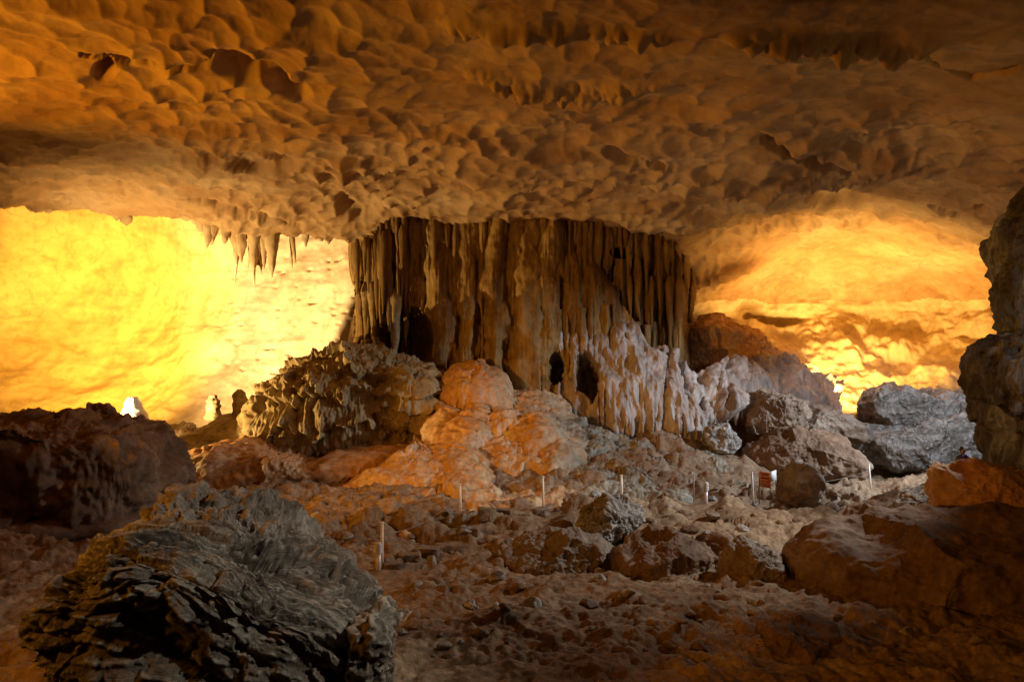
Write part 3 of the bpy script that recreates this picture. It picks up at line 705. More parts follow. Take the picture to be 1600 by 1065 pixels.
def slope_d(P, N, PX, PY):
    def dome(cx, cy, rx, ry, a, rot=0.0):
        x = (PX - cx) * math.cos(rot) + (PY - cy) * math.sin(rot); y = -(PX - cx) * math.sin(rot) + (PY - cy) * math.cos(rot)
        return a * np.sqrt(np.maximum(0, 1 - (x / rx) ** 2 - (y / ry) ** 2))
    wv = 26 * fbm(P, 0.45, 4, seed=3)
    h = P[..., 0] * 0
    PXo, PYo = PX, PY
    for args in ((690, 668, 38, 50, 1.2), (738, 690, 48, 45, 1.3), (782, 676, 40, 34, 1.1), (830, 692, 46, 40, 1.3), (866, 716, 36, 32, 1.0), (800, 722, 62, 30, 1.0), (745, 662, 26, 26, 1.0),
                 (655, 745, 80, 42, 1.2), (720, 742, 56, 38, 1.2), (600, 762, 62, 34, 1.0), (570, 782, 60, 24, .8), (700, 775, 80, 24, .9), (640, 700, 30, 20, .7)):
        cx, cy, rx, ry, a = args
        x = PX + wv - cx; y = PY + wv * .6 - cy
        h = np.maximum(h, a * 0.72 * np.maximum(0, 1 - (x / rx) ** 2 - (y / ry) ** 2) ** 0.75)
    f1, f2, _ = cells(np.stack([P[..., 0] + 0.2 * wv, P[..., 2] * 1.3 + P[..., 1] * 0.35], -1), 0.85, 51)
    up = sstep(800, 760, PY)
    og = 1 - sstep(860, 930, PX)
    h += (0.4 - np.clip(f1, 0, 1)) * 0.20 * og
    h += fbm(P, 0.9, 5, 0.55, seed=5) * (0.10 + 0.36 * (1 - og)) + np.abs(fbm(P, 2.4, 5, 0.65, seed=6)) * (0.05 + 0.16 * (1 - og))
    q = P * np.array([1, 1, .25], np.float32)
    h += fbm(q, 2.2, 3, 0.5, True, 5) * 0.07 * og
    uu = P[..., 2] * 0.9 + P[..., 1] * 0.12 + fbm(P, 0.4, 4, 0.6, seed=21) * 1.2; fr = uu - np.floor(uu)
    h += (0.18 + 0.06 * (1 - og)) * sstep(0, 0.15, fr) * (1 - fr)
    h += fbm(P * np.array([1, 1, 5.0], np.float32), 0.9, 3, 0.5, True, 66) * 0.05 * og + fbm(q, 3.5, 3, 0.6, True, 67) * 0.05 * og
    # undercut lip below the right hand bulge
    h -= 1.4 * (1 - sstep(0.5, 1.0, np.hypot((PX - 838) / 72, (PY - 755 - 4 * np.sin(PX / 9)) / 11)))
    # outer edges sink into the ground
    bot = np.interp(PX, [400, 470, 560, 640, 760, 900, 1000, 1210], [850, 878, 880, 850, 812, 795, 795, 795]) + wv
    h -= sstep(bot - 14, bot + 6, PY) * 1.6
    top = slope_top(PX)
    h -= (1 - sstep(top, top + 14, PY)) * 1.0
    return h
def slope_top(X): return np.interp(X, [400, 520, 570, 640, 672, 690, 740, 800, 860, 900, 1000, 1100, 1210], [785, 775, 735, 695, 660, 640, 620, 600, 590, 640, 685, 695, 770])
sl = sheet("slope", 400, 1215, 620, 580, 900, 280, sc_, M_slope, slope_d, parent=mound, mask=lambda X, Y: Y > slope_top(X) - 6)
# pigment of the slope: orange calcite on the left, grey green crust on the right
nv = len(sl.data.vertices); co = np.zeros(nv * 3, np.float32); sl.data.vertices.foreach_get("co", co); co = co.reshape(-1, 3) + np.array(sl.matrix_world.translation if False else (Vector(sl.location) + mound.location), np.float32)
pxs = 800 + co[:, 0] / co[:, 1] * F; pys = 532.5 - (co[:, 2] - CZ) / co[:, 1] * F
pg = sstep(850, 940, pxs + 60 * fbm(co, 0.5, 4, 0.6) - 0.3 * (pys - 740)); pg = np.maximum(pg, 0.75 * sstep(0.05, 0.35, fbm(co, 0.7, 4, 0.6, seed=9)) * sstep(745, 800, pys + 0.25 * (pxs - 700)))
at = sl.data.attributes.new("pigment", 'FLOAT', 'POINT'); at.data.foreach_set("value", pg.astype(np.float32))
rock("bulge", None, None, [(676, 670), (688, 605), (714, 580), (752, 571), (785, 590), (800, 630), (816, 680), (740, 700)], 40.2, 1.9, M_orange, d_flow(0.22, 0.5, 0.03, 0.10, 0.2), 6, 0.9, parent=mound)

lm = empty("crusted_flowstone_mound", Wp(540, 720, 40)); tag(lm, "knobbly olive brown flowstone mound left of the great column", "flowstone")
rock("crust", None, None, [(400, 690), (408, 640), (440, 606), (490, 572), (540, 555), (600, 560), (650, 580), (690, 610), (690, 660), (650, 700), (590, 720), (520, 715), (480, 728), (430, 712)],
     41.6, 3.4, M_cauli, d_flow(0.32, 1.2, 0.16, 0.35, 0.6), 7, 0.85, parent=lm)
rock("crust", None, None, [(600, 600), (630, 580), (675, 590), (690, 640), (675, 670), (620, 660), (595, 640)], 39.4, 1.3, M_cauli, d_flow(0.2, 1.3, 0.12, 0.3, 0.4, 1.2), 6, 0.85, parent=lm)
rock("crust", None, None, [(500, 625), (530, 590), (575, 590), (600, 620), (590, 665), (530, 668)], 39.6, 1.2, M_cauli, d_flow(0.2, 1.3, 0.12, 0.3, 0.4, 1.2), 6, 0.85, parent=lm)
rs = np.random.RandomState(8)
for i in range(46):
    x = rs.uniform(430, 680); y = rs.uniform(570, 690)
    pillar(lm, "stalactite", y, y + rs.uniform(22, 48), x, rs.uniform(8, 16), 38.4 + abs(x - 545) / 100 + rs.rand() * 0.5 + max(0, (600 - y)) / 50, M_cauli, 400 + i, tip=True, n=14)

rock("boulder", "rusty brown rocky bank below the knobbly flowstone mound", "rock", [(262, 730), (330, 695), (420, 700), (500, 722), (560, 705), (668, 692), (655, 720), (560, 772), (500, 805), (380, 800), (280, 775)],
     37.0, 2.6, M_orange, lambda P, N: fbm(P, 0.7, 6, 0.55) * 0.45 + fbm(P, 1.8, 4, 0.55, True, 3) * 0.22, 6, 0.75)
rock("boulder", "pale yellow lit mound behind the dark left boulder", "rock", [(235, 715), (262, 690), (300, 676), (350, 652), (385, 645), (420, 640), (425, 690), (340, 712), (270, 722)],
     43.5, 2.0, M_cauli, d_rough(0.25, 0.9), 5)
rock("boulder", "broken brown block under the lit mound", "rock", [(255, 735), (262, 705), (300, 700), (345, 708), (350, 735), (300, 750)], 38.5, 1.2, M_brown, d_rough(0.15, 1.2), 5, planes=8)

def stalagmite(label, cx, top, bot, w, d, mat, seed, knob=0.10, group=None):
    rs = np.random.RandomState(seed); k = 9; rings = []
    for i in range(k + 1):
        u = i / k; ww = w * (0.35 + 0.65 * min(1, u * 2.2) ** 0.6) * (1 + 0.1 * rs.randn()) * (1.0 if u < 0.8 else 1.15)
        rings.append((top + (bot - top) * u, cx - ww / 2 + rs.randn(), cx + ww / 2 + rs.randn(), d - ww / 2 / F * d, d + ww / 2 / F * d))
    V, T = loft(rings, 36, 4, lambda P, N: fbm(P + seed, 1.8, 4, 0.6) * knob + fbm(P * np.array([1, 1, .25]) + seed, 5, 2, .5, True) * knob * .5, 2.1)
    o = make_mesh("stalagmite", V, T, mat, None, base_of(V)); return tag(o, label, "stalagmite", group)
g = "stalagmites on the left"
stalagmite("stubby yellow stalagmite furthest left on the lit mound", 334, 617, 656, 22, 44.5, M_cauli, 1, group=g)
stalagmite("tall knobbed stalagmite beside the stubby yellow one", 375, 608, 662, 21, 42.6, M_cauli, 2, 0.16, g)
stalagmite("slim pointed stalagmite on the left edge of the crusted mound", 413, 596, 640, 14, 42.0, M_cauli, 3, group=g)
stalagmite("small rounded stalagmite right of the slim pointed one", 445, 590, 625, 18, 41.6, M_cauli, 4, group=g)
stalagmite("pair-like knobbed stalagmite high on the crusted mound", 474, 573, 612, 17, 41.4, M_cauli, 5, group=g)
stalagmite("topmost dark knobbed stalagmite on the crusted mound shoulder", 500, 576, 606, 18, 41.2, M_cauli, 6, group=g)

# ------------------------------------------------------------------ ragged stalactites at the left edge of the roof
rs = np.random.RandomState(21)
def roof_fringe(specs, mat):
    for i, (x0, x1, n, tip, w0, w1, d) in enumerate(specs):
        for k in range(n):
            x = rs.uniform(x0, x1); t = float(ceil_lip(np.array(x))) - 14
            pillar(ceiling, "stalactite", t, tip + rs.uniform(-16, 9), x, rs.uniform(w0, w1), d + rs.uniform(-.4, .4), M_wall, int(rs.randint(9999)), tip=True, rough=0.12, n=14, lean=rs.randn() * 3)
roof_fringe([(50, 78, 4, 340, 14, 30, 41.3), (170, 200, 2, 346, 16, 30, 42.8), (262, 330, 5, 356, 14, 30, 43.2),
             (320, 348, 5, 384, 14, 30, 43.4), (340, 392, 9, 378, 14, 28, 43.6), (362, 388, 5, 408, 12, 24, 43.8), (393, 426, 9, 428, 12, 24, 44.0), (370, 395, 3, 440, 8, 12, 44.2), (440, 455, 2, 410, 4, 7, 44.5),
             (430, 560, 12, 378, 10, 24, 44.5)], M_cauli)

# ------------------------------------------------------------------ boulders
bl = empty("layered_boulder", (-5.5, 12, 0)); tag(bl, "big dark layered boulder in the left foreground with pale crust on its back", "boulder")
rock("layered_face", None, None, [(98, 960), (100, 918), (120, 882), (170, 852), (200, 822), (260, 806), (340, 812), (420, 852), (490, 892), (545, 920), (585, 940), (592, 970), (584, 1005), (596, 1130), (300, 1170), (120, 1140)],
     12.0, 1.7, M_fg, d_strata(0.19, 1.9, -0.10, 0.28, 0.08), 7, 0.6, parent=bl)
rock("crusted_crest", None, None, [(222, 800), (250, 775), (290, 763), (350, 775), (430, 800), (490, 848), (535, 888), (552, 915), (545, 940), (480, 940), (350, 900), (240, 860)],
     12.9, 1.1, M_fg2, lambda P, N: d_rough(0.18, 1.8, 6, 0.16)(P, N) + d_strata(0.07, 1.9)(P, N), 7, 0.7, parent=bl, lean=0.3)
rock("boulder", "dark ragged rock ledge leaning on the layered boulder, lower right", "boulder", [(560, 960), (600, 940), (618, 980), (600, 1040), (600, 1120), (540, 1120), (540, 1010)], 11.2, 0.6, M_fg, d_rough(0.12, 2.2, 6, 0.12), 5)
bb = empty("boulder", Wp(100, 830, 26)); tag(bb, "large square dark brown boulder in front of the bright left wall", "boulder")
rock("block", None, None, [(-160, 672), (-60, 664), (0, 664), (40, 654), (90, 658), (150, 658), (198, 674), (235, 684), (252, 705), (258, 755), (240, 792), (150, 804), (0, 830), (-160, 830)],
     26.5, 3.0, M_brown, lambda P, N: d_rough(0.34, 1.1, 6, 0.20)(P, N) + d_flow(0.16, 1.2, 0.10)(P, N), 6, 0.42, parent=bb)
rock("ledge", None, None, [(-160, 810), (0, 806), (80, 792), (160, 795), (230, 800), (240, 820), (170, 830), (150, 845), (0, 845), (-160, 850)], 25.0, 2.0, M_brown, d_rough(0.15, 1.0), 5, parent=bb)
rock("boulder", "small crumbly dark knob on top of the square left boulder", "rock", [(90, 662), (92, 645), (112, 637), (130, 637), (150, 650), (152, 664), (120, 670)], 27.0, 0.6, M_brown, d_rough(0.10, 3.0), 4)
stalagmite("brightly lit white pointed stalagmite at the right end of the dark boulder", 209, 620, 700, 40, 39.5, plain_mat("white_calcite", (0.75, 0.73, 0.66), 0.6), 9, 0.12)

rp = empty("rock_pillar", Wp(1600, 740, 25)); tag(rp, "tall dark grey streaked rock pillar at the right edge", "rock pillar")
rock("upper_block", None, None, [(1678, 215), (1638, 275), (1616, 312), (1598, 350), (1584, 392), (1582, 440), (1572, 478), (1581, 502), (1596, 530), (1618, 560), (1758, 580), (1798, 220)],
     25.5, 1.6, M_pil, lambda P, N: d_flow(0.22, 1.3, 0.12)(P, N) + d_rough(0.25, 1.3, 6, 0.12)(P, N), 6, 0.7, parent=rp)
rock("lower_block", None, None, [(1536, 575), (1550, 545), (1574, 530), (1628, 522), (1748, 530), (1768, 780), (1598, 760), (1584, 725), (1580, 680), (1560, 640), (1542, 605)],
     24.8, 1.8, M_pil, lambda P, N: d_flow(0.20, 1.3, 0.12, 0.1)(P, N) + d_rough(0.25, 1.3, 6, 0.12)(P, N), 6, 0.7, parent=rp)

R = lambda a=0.13, f=1.3, rid=0.06: d_rough(a, f, 6, rid)
BO = [
 ("orange brown craggy boulder at the foot of the right rock pillar", [(1468, 765), (1480, 737), (1530, 727), (1600, 738), (1700, 760), (1720, 860), (1600, 850), (1500, 840), (1475, 805)], 20.0, 1.6, M_orange, 0.22, 1.2, 6, 8),
 ("huge smooth orange brown rock filling the lower right corner", [(1230, 870), (1262, 842), (1340, 835), (1420, 815), (1500, 800), (1600, 795), (1760, 800), (1780, 1010), (1600, 1005), (1480, 985), (1380, 975), (1280, 990), (1238, 950)], 18.2, 2.6, M_brown, 0.24, 0.7, 6, 10),
 ("faceted boulder with one grey face left of the huge brown rock", [(1112, 925), (1122, 882), (1163, 842), (1205, 858), (1234, 872), (1230, 910), (1200, 940)], 19.6, 1.0, M_mix, 0.10, 1.6, 6, 9),
 ("upright pointed boulder just right of the warning sign", [(1218, 790), (1220, 750), (1236, 730), (1256, 721), (1274, 735), (1290, 770), (1292, 800), (1250, 812)], 29.5, 1.1, M_mix, 0.12, 1.5, 5, 8),
 ("grey lumpy boulder in the middle of the floor below the posts", [(903, 800), (930, 778), (985, 780), (1012, 812), (1004, 850), (945, 858), (905, 835)], 24.0, 1.1, M_grey, 0.16, 1.8, 6, 6),
 ("long low streaked rock below the lumpy grey boulder", [(770, 905), (785, 872), (820, 842), (880, 832), (945, 845), (980, 890), (965, 925), (860, 925)], 21.6, 1.5, M_mix, 0.14, 1.5, 6, 6),
 ("broad brown sloping rock right of the streaked rock", [(930, 925), (950, 880), (990, 848), (1040, 834), (1095, 845), (1130, 880), (1125, 930), (1020, 935)], 20.8, 1.6, M_brown, 0.15, 1.2, 6, 8),
 ("brown wedge of rock between sloping rock and faceted boulder", [(1040, 935), (1070, 875), (1105, 835), (1150, 838), (1175, 880), (1160, 935)], 21.8, 1.3, M_brown, 0.13, 1.3, 5, 8),
 ("dark dished boulder beside the laid stones of the path edge", [(640, 866), (670, 828), (705, 808), (745, 804), (758, 826), (740, 848), (690, 868)], 26.0, 1.0, M_mix, 0.14, 1.5, 6, 7),
 ("long orange slab under the two middle rope posts", [(740, 866), (800, 838), (850, 818), (900, 806), (915, 812), (890, 845), (820, 862)], 25.0, 1.0, M_brown, 0.12, 1.3, 5, 8),
 ("pale grey pitted outcrop in front of the right floodlight", [(1340, 645), (1352, 625), (1375, 608), (1402, 601), (1440, 614), (1495, 606), (1545, 618), (1562, 650), (1552, 672), (1480, 680), (1400, 690), (1348, 672)], 42.5, 2.0, M_grey, 0.30, 1.1, 6, 4),
 ("lower pale grey shelf of the pitted outcrop", [(1335, 690), (1365, 664), (1440, 652), (1510, 648), (1560, 655), (1575, 745), (1480, 755), (1390, 752), (1345, 735)], 40.8, 2.0, M_grey, 0.30, 1.1, 6, 4),
 ("wide dark brown boulder behind the warning sign", [(1165, 735), (1172, 695), (1205, 672), (1270, 664), (1335, 680), (1352, 715), (1345, 745), (1280, 752), (1200, 748)], 38.5, 1.9, M_brown, 0.22, 1.0, 6, 7),
 ("tan boulder wedged under the grey apron", [(1165, 650), (1185, 612), (1215, 598), (1255, 612), (1280, 650), (1270, 680), (1210, 695), (1175, 680)], 40.6, 1.6, M_mix, 0.2, 1.2, 6, 6),
 ("rough brown boulder at the foot of the right lit slope", [(1250, 650), (1275, 628), (1310, 640), (1345, 662), (1350, 690), (1290, 695), (1255, 680)], 41.5, 1.2, M_mix, 0.2, 1.2, 5, 6),
 ("round pale boulder tucked under the grey apron lip", [(1098, 690), (1105, 668), (1135, 662), (1158, 690), (1150, 716), (1110, 712)], 38.8, 0.9, M_grey, 0.10, 1.8, 5, 5),
 ("orange sunlit looking hump behind the grey apron", [(1060, 580), (1072, 510), (1095, 486), (1125, 477), (1165, 495), (1205, 530), (1250, 575), (1290, 625), (1200, 640), (1100, 620)], 47.0, 2.2, M_orange, 0.30, 0.8, 6, 5),
 ("small grey rock lying on the sandy path", [(705, 965), (712, 948), (740, 945), (765, 950), (772, 965), (755, 978), (718, 978)], 17.5, 0.4, M_grey, 0.05, 3, 5, 7),
 ("tiny grey rock on the slope above the huge brown rock", [(1308, 830), (1318, 818), (1335, 820), (1342, 832), (1325, 840)], 23.0, 0.3, M_grey, 0.04, 3, 4, 7),
 ("grey boulder left of the orange craggy boulder", [(1395, 805), (1415, 770), (1440, 756), (1470, 762), (1480, 800), (1440, 815)], 23.5, 0.9, M_grey, 0.12, 1.6, 5, 7),
 ("low rust coloured slab left of the grey boulder", [(1300, 825), (1345, 795), (1400, 778), (1430, 790), (1425, 815), (1350, 828)], 24.5, 1.0, M_brown, 0.10, 1.3, 5, 8),
 ("rust coloured rock lying behind the small grey path rock", [(630, 960), (655, 925), (700, 922), (725, 935), (718, 960), (660, 972)], 18.2, 0.6, M_brown, 0.08, 2, 5, 8),
 ("low pale rock at the right end of the layered boulder", [(590, 975), (610, 958), (645, 962), (650, 985), (615, 995)], 16.2, 0.4, M_grey, 0.06, 2.5, 4, 7),
 ("low smooth brown ridge at the bottom right of the path", [(1110, 1010), (1150, 985), (1260, 975), (1340, 985), (1350, 1010), (1250, 1030), (1130, 1030)], 15.0, 1.0, M_brown, 0.10, 1.3, 5, 6),
]
for i, (lab, ol, d, th, mt, a, f, lv, pl) in enumerate(BO):
    rock("boulder", lab, "boulder", ol, d, th, mt, R(a * 1.1, f, 0.12), lv, 0.66, pl + 5, 30 + i)

# ------------------------------------------------------------------ loose stones on the floor
rs = np.random.RandomState(77)
stone_meshes = []
for k in range(8):
    V, T = ico(3); sc = np.array([1, rs.uniform(.7, 1), rs.uniform(.5, .75)])
    U = V.copy()
    for _ in range(9):
        nv = rs.randn(3); nv /= np.linalg.norm(nv); off = rs.uniform(.6, .85); dt = U @ nv
        U = U * np.where(dt > off, off / np.maximum(dt, 1e-6), 1)[:, None]
    U = U * sc; U = U + V * (fbm(U + k * 3, 2.0, 3) * 0.12)[:, None]
    o = make_mesh("stone", U, T, [M_brown, M_mix, M_grey, M_ground][k % 4]); stone_meshes.append(o.data); bpy.data.objects.remove(o)
def put_stone(x, y, s, label, grp):
    o = bpy.data.objects.new("stone", stone_meshes[rs.randint(8)]); COL.objects.link(o)
    o.location = (x, y, ground_z(x, y) + s * 0.15); o.scale = (s, s, s); o.rotation_euler = (rs.rand() * .4, rs.rand() * .4, rs.rand() * 6.28)
    tag(o, label, "stone", grp); return o
LASTO = [None]
MN = ["dark brown", "mottled brown", "grey", "tan"]
for i in range(260):
    d = 14.5 + 17 * rs.rand() ** 1.2; px = rs.uniform(590, 1560) if d < 22 else rs.uniform(480, 1450)
    LASTO[0] = put_stone((px - 800) / F * d, d, 0.06 + 0.20 * rs.rand() ** 3 + (0.08 if d > 20 else 0), "", "loose stones scattered on the floor")
    o = scene.objects[-1] if False else LASTO[0]
    sx = (px - 800)
    where = ("beside the layered boulder" if px < 700 else "in the middle of the path" if px < 950 else "before the brown sloping rocks" if px < 1200 else "by the huge brown rock") if d < 22 else ("on the rubble near the bollard lamp" if px < 700 else "among rubble below the middle posts" if px < 950 else "on the rough floor left of the sign" if px < 1200 else "on the rough floor right of the sign")
    sz = "tiny" if o.scale[0] < 0.09 else "small" if o.scale[0] < 0.14 else "fist sized" if o.scale[0] < 0.18 else "larger"
    o["label"] = sz + " " + MN[stone_meshes.index(o.data) % 4] + " loose stone lying " + where

# dressed blocks along the path edge
def block(parent, name, c, s, rz, mat, seed):
    V, T = ico(4); e = 0.28
    U = np.sign(V) * np.abs(V) ** e; U = U / np.abs(U).max() * np.array(s) / 2
    U = U + V * (fbm(U * 3 + seed, 1.0, 3) * 0.05)[:, None]
    cz, sz = math.cos(rz), math.sin(rz)
    U = np.stack([U[:, 0] * cz - U[:, 1] * sz, U[:, 0] * sz + U[:, 1] * cz, U[:, 2]], 1) + np.array(c)
    return make_mesh(name, U, T, mat, parent, base_of(U))
for i, (px, d, s) in enumerate([(612, 20.6, (.6, .4, .25)), (640, 21.4, (.8, .5, .3)), (668, 22.4, (.9, .6, .34)), (700, 23.4, (1.0, .6, .36)), (732, 24.3, (.9, .6, .4)), (757, 25.4, (.6, .5, .6)), (785, 26.2, (.9, .5, .35)), (815, 27, (.9, .5, .3)), (845, 27.6, (.8, .5, .3))]):
    x = (px - 800) / F * d; z = ground_z(x, d)
    o = block(None, "kerb_block", (x, d, z + s[2] * 0.2), tuple(0.75 * q for q in s), rs.uniform(-.3, .5), M_ground if i % 2 else M_mix, i * 5)
    tag(o, "rough squared stone on the path edge, " + ["first", "second", "third", "fourth", "fifth", "sixth", "seventh", "eighth", "ninth"][i] + " counted from the nearest rope post", "stone block", "stone blocks edging the path")

# ------------------------------------------------------------------ rope posts, lamps, sign, visitor
M_post = plain_mat("pale_post", (0.88, 0.86, 0.80), 0.5)
M_steel = plain_mat("brushed_steel", (0.62, 0.60, 0.62), 0.35, 0.15)
M_dark = plain_mat("dark_louvre", (0.10, 0.09, 0.09), 0.5)
M_sign = plain_mat("orange_sign_paint", (0.80, 0.33, 0.17), 0.5)
M_text = plain_mat("dark_red_lettering", (0.28, 0.06, 0.02), 0.5)
M_white = plain_mat("white_sign_panel", (0.8, 0.84, 0.9), 0.5)
M_rope = plain_mat("thin_rope", (0.38, 0.34, 0.28), 0.8)

def tube(name, pts, r, mat, parent=None, n=10, radii=None):
    pts = np.array(pts, float); V = []; k = len(pts)
    for i in range(k):
        t = pts[min(i + 1, k - 1)] - pts[max(i - 1, 0)]; t /= np.linalg.norm(t)
        u = np.cross(t, (0.3, 1, 0.1)); u /= np.linalg.norm(u); v = np.cross(t, u)
        rr = r if radii is None else radii[i]
        for j in range(n):
            a = 2 * math.pi * j / n; V.append(pts[i] + rr * (math.cos(a) * u + math.sin(a) * v))
    V = np.array(V); idx = np.arange(k * n).reshape(k, n); nx_ = np.roll(idx, -1, 1)
    q = np.stack([idx[:-1], nx_[:-1], nx_[1:], idx[1:]], -1).reshape(-1, 4)
    T = np.concatenate([q[:, [0, 1, 2]], q[:, [0, 2, 3]]])
    V = np.vstack([V, pts[0], pts[-1]]); a0 = k * n
    T = np.concatenate([T, np.stack([np.full(n, a0), nx_[0], idx[0]], 1), np.stack([np.full(n, a0 + 1), idx[-1], nx_[-1]], 1)])
    return make_mesh(name, V, T, mat, parent, base_of(V) if parent is None else pts[0])

tops = []
for px, top, bot, d, lean, lab in [(597, 817, 880, 20.8, 0, "pale rope post nearest the camera, beside the left bollard lamp"),
        (720, 757, 799, 27.2, 0.03, "pale rope post second from the left, above the dark dished boulder"),
        (849, 745, 795, 28.0, 0.02, "pale rope post in the middle above the long orange slab"),
        (972, 743, 784, 29.0, 0.03, "pale rope post above the lumpy grey boulder"),
        (1084, 742, 784, 30.6, 0, "faint dull rope post left of the right bollard lamp"),
        (1177, 738, 783, 31.6, 0.06, "pale leaning rope post just left of the warning sign"),
        (1361, 726, 764, 36.0, 0.10, "pale leaning rope post right of the upright pointed boulder")]:
    b = Wp(px, bot, d); t = Wp(px, top, d); t[0] -= lean
    zt = ground_z(b[0], b[1]); b[2] = min(b[2], zt) - 0.05
    r = 0.040 if "faint" not in lab else 0.02
    e = empty("rope_post", b); tag(e, lab, "post", "rope posts along the path")
    m = M_post if "faint" not in lab else M_rope
    tube("pole", [b, (b + t) / 2, t], r, m, e); tube("cap", [t, t + np.array([0, 0, 0.03])], r * 1.5, m, e)
    tops.append(t - np.array([0, 0, 0.25]))
for i in range(len(tops) - 1):
    a, b = tops[i], tops[i + 1]; pts = [a + (b - a) * u - np.array([0, 0, 0.35 * 4 * u * (1 - u)]) for u in np.linspace(0, 1, 14)]
    o = tube("rope", pts, 0.005, M_rope, None, 6)
    tag(o, "thin sagging rope span between " + ["the nearest post and the second", "the second and the middle post", "the middle post and the one above the grey boulder", "the grey boulder post and the faint post", "the faint post and the sign post", "the sign post and the far right post"][i], "rope", "ropes between the posts")

def bollard(px, top, bot, d, label):
    b = Wp(px, bot, d); t = Wp(px, top, d); H = t[2] - b[2]; r = 0.095
    e = empty("bollard_lamp", b); tag(e, label, "lamp", "bollard lamps")
    up = lambda z: b + np.array([0, 0, z])
    tube("pole", [up(-0.2), up(H * 0.58)], r * 0.72, M_steel, e, 16)
    tube("lamp_core", [up(H * 0.58), up(H * 0.92)], r * 0.6, M_dark, e, 16)
    for k in range(5):
        z = H * (0.60 + 0.068 * k); tube("louvre", [up(z), up(z + H * 0.02), up(z + H * 0.045)], r, M_steel, e, 16, [r * 1.15, r * 1.1, r * .8])
    tube("cap", [up(H * 0.92), up(H * 0.96), up(H)], r, M_steel, e, 16, [r, r * .85, r * .25])
bollard(591, 846, 888, 20.4, "steel bollard lamp with ringed head beside the nearest rope post")
bollard(1103, 752, 785, 30.0, "steel bollard lamp with ringed head near the middle of the right path")

# warning sign: two boards meeting at an angle on thin legs
sd = 31.0
sg = empty("warning_sign", Wp(1200, 790, sd)); tag(sg, "orange warning sign board with dark lettering on thin legs beside leaning post", "sign")
def quadbox(name, a, b, z0, z1, th, mat, parent):
    a = np.array(a, float); b = np.array(b, float); t = b - a; t /= np.linalg.norm(t); n = np.array([t[1], -t[0]]) * th
    V = []
    for z in (z0, z1):
        for p in (a, b, b - n, a - n): V.append((p[0], p[1], z))
    V = np.array(V); Fq = np.array([(0, 1, 5, 4), (1, 2, 6, 5), (2, 3, 7, 6), (3, 0, 4, 7), (4, 5, 6, 7), (3, 2, 1, 0)])
    return make_mesh(name, V, Fq, mat, parent, base_of(V), smooth=False)
A = Wp(1187, 760, sd); B = Wp(1204, 760, sd - 0.35); Cc = Wp(1213, 760, sd + 0.1)
zt = Wp(1187, 736, sd)[2]; zb = Wp(1187, 760, sd)[2]
quadbox("board", A[:2], B[:2], zb, zt, 0.03, M_sign, sg); quadbox("side_board", B[:2] + np.array([.02, .0]), Cc[:2], zb + .25, zt + 0.04, 0.03, M_white, sg)
tt = B[:2] - A[:2]; nn_ = np.array([tt[1], -tt[0]]) / np.linalg.norm(tt) * 0.012
for k, (u0, u1, z0, hgt) in enumerate([(.28, .86, .80, .10), (.12, .92, .55, .12), (.12, .52, .36, .06), (.58, .92, .36, .06), (.12, .7, .2, .05), (.2, .9, .07, .05)]):
    # rows of letters, too small to read in the photograph
    m_ = 5 if k < 2 else 4
    for j in range(m_):
        ua = u0 + (u1 - u0) * j / m_; ub = ua + (u1 - u0) / m_ * 0.78
        quadbox("letter", A[:2] + tt * ua + nn_, A[:2] + tt * ub + nn_, zb + (zt - zb) * z0, zb + (zt - zb) * (z0 + hgt), 0.008, M_text, sg)
for p in (A, B, Cc):
    gz = ground_z(p[0], p[1]); tube("leg", [(p[0], p[1] + .05, gz - .2), (p[0], p[1] + .05, zt - .02)], 0.018, M_dark, sg, 8)

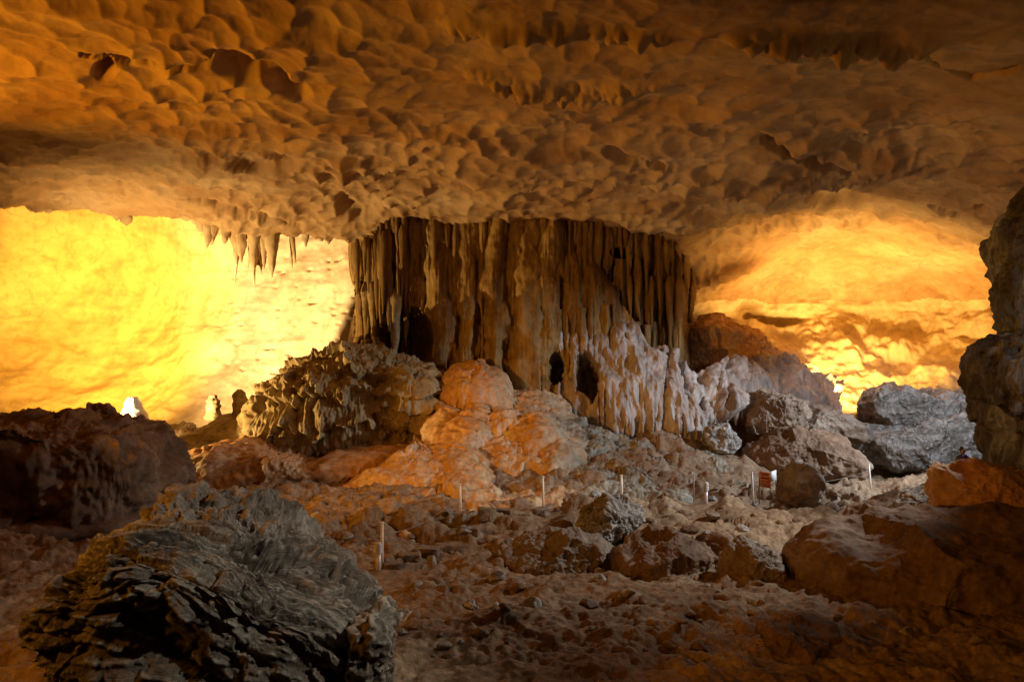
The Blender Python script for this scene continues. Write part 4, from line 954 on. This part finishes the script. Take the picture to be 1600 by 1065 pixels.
# visitor behind the orange boulder
def skin_person(name, label, joints, edges, mat, loc_parent, lvl=2):
    me = bpy.data.meshes.new(name); me.from_pydata([tuple(j[:3]) for j in joints], edges, [])
    o = bpy.data.objects.new(name, me); COL.objects.link(o); me.materials.append(mat)
    sk = o.modifiers.new("skin", 'SKIN'); sl = me.skin_vertices
    for i, j in enumerate(joints): me.skin_vertices[0].data[i].radius = (j[3], j[4] if len(j) > 4 else j[3])
    return o
pe = empty("person", Wp(1503, 760, 29)); pe.location.z = 0.2
tag(pe, "person with dark hair and purple trimmed grey top standing behind the orange boulder", "person")
base = Wp(1504, 760, 29); hz0 = Wp(1504, 699, 29)[2]; z0 = hz0 - 1.68; x0, y0 = base[0], base[1]
pe.location = (x0, y0, z0)
J = [(0, 0, .95, .15, .12), (0, 0, 1.12, .15, .11), (0, 0, 1.30, .17, .11), (0, 0, 1.42, .09, .08), (0, 0, 1.50, .06, .06), (0, -.01, 1.58, .085, .095), (0, 0, 1.66, .06, .07),
     (.10, 0, .85, .10, .10), (.11, 0, .48, .065, .065), (.11, 0, .08, .045, .045), (.11, -.15, .03, .04, .03),
     (-.10, 0, .85, .10, .10), (-.11, 0, .48, .065, .065), (-.11, 0, .08, .045, .045), (-.11, -.15, .03, .04, .03),
     (.20, 0, 1.36, .06, .06), (.26, .02, 1.08, .045, .045), (.24, -.10, .86, .035, .035), (.23, -.16, .78, .03, .04),
     (-.20, 0, 1.36, .06, .06), (-.26, .02, 1.08, .045, .045), (-.24, -.10, .86, .035, .035), (-.23, -.16, .78, .03, .04)]
E = [(0, 1), (1, 2), (2, 3), (3, 4), (4, 5), (5, 6), (0, 7), (7, 8), (8, 9), (9, 10), (0, 11), (11, 12), (12, 13), (13, 14), (2, 15), (15, 16), (16, 17), (17, 18), (2, 19), (19, 20), (20, 21), (21, 22)]
M_cloth = plain_mat("grey_jacket", (0.22, 0.23, 0.27), 0.9); M_purple = plain_mat("purple_trim", (0.16, 0.05, 0.36), 0.8)
M_hair = plain_mat("dark_hair", (0.03, 0.02, 0.015), 0.7); M_skin = plain_mat("skin_tone", (0.45, 0.27, 0.18), 0.6)
body = skin_person("body", None, J, E, M_cloth, pe); body.parent = pe
body.modifiers.new("sub", 'SUBSURF').levels = 1; body.modifiers["sub"].render_levels = 2
def ball(name, c, s, mat, parent):
    V, T = ico(3); U = V * np.array(s) + np.array([x0, y0, z0]) + np.array(c); return make_mesh(name, U, T, mat, parent, base_of(U))
ball("face", (0, -.035, 1.57), (.075, .085, .105), M_skin, pe); ball("hair", (0, .02, 1.61), (.10, .10, .12), M_hair, pe)
O3 = np.array([x0, y0, z0])
for s in (-1, 1):
    tube("purple_trim", [O3 + np.array(p) for p in [(s * .05, -.11, 1.44), (s * .11, -.15, 1.34), (s * .14, -.16, 1.2), (s * .13, -.15, 1.0)]], 0.035, M_purple, pe, 8)
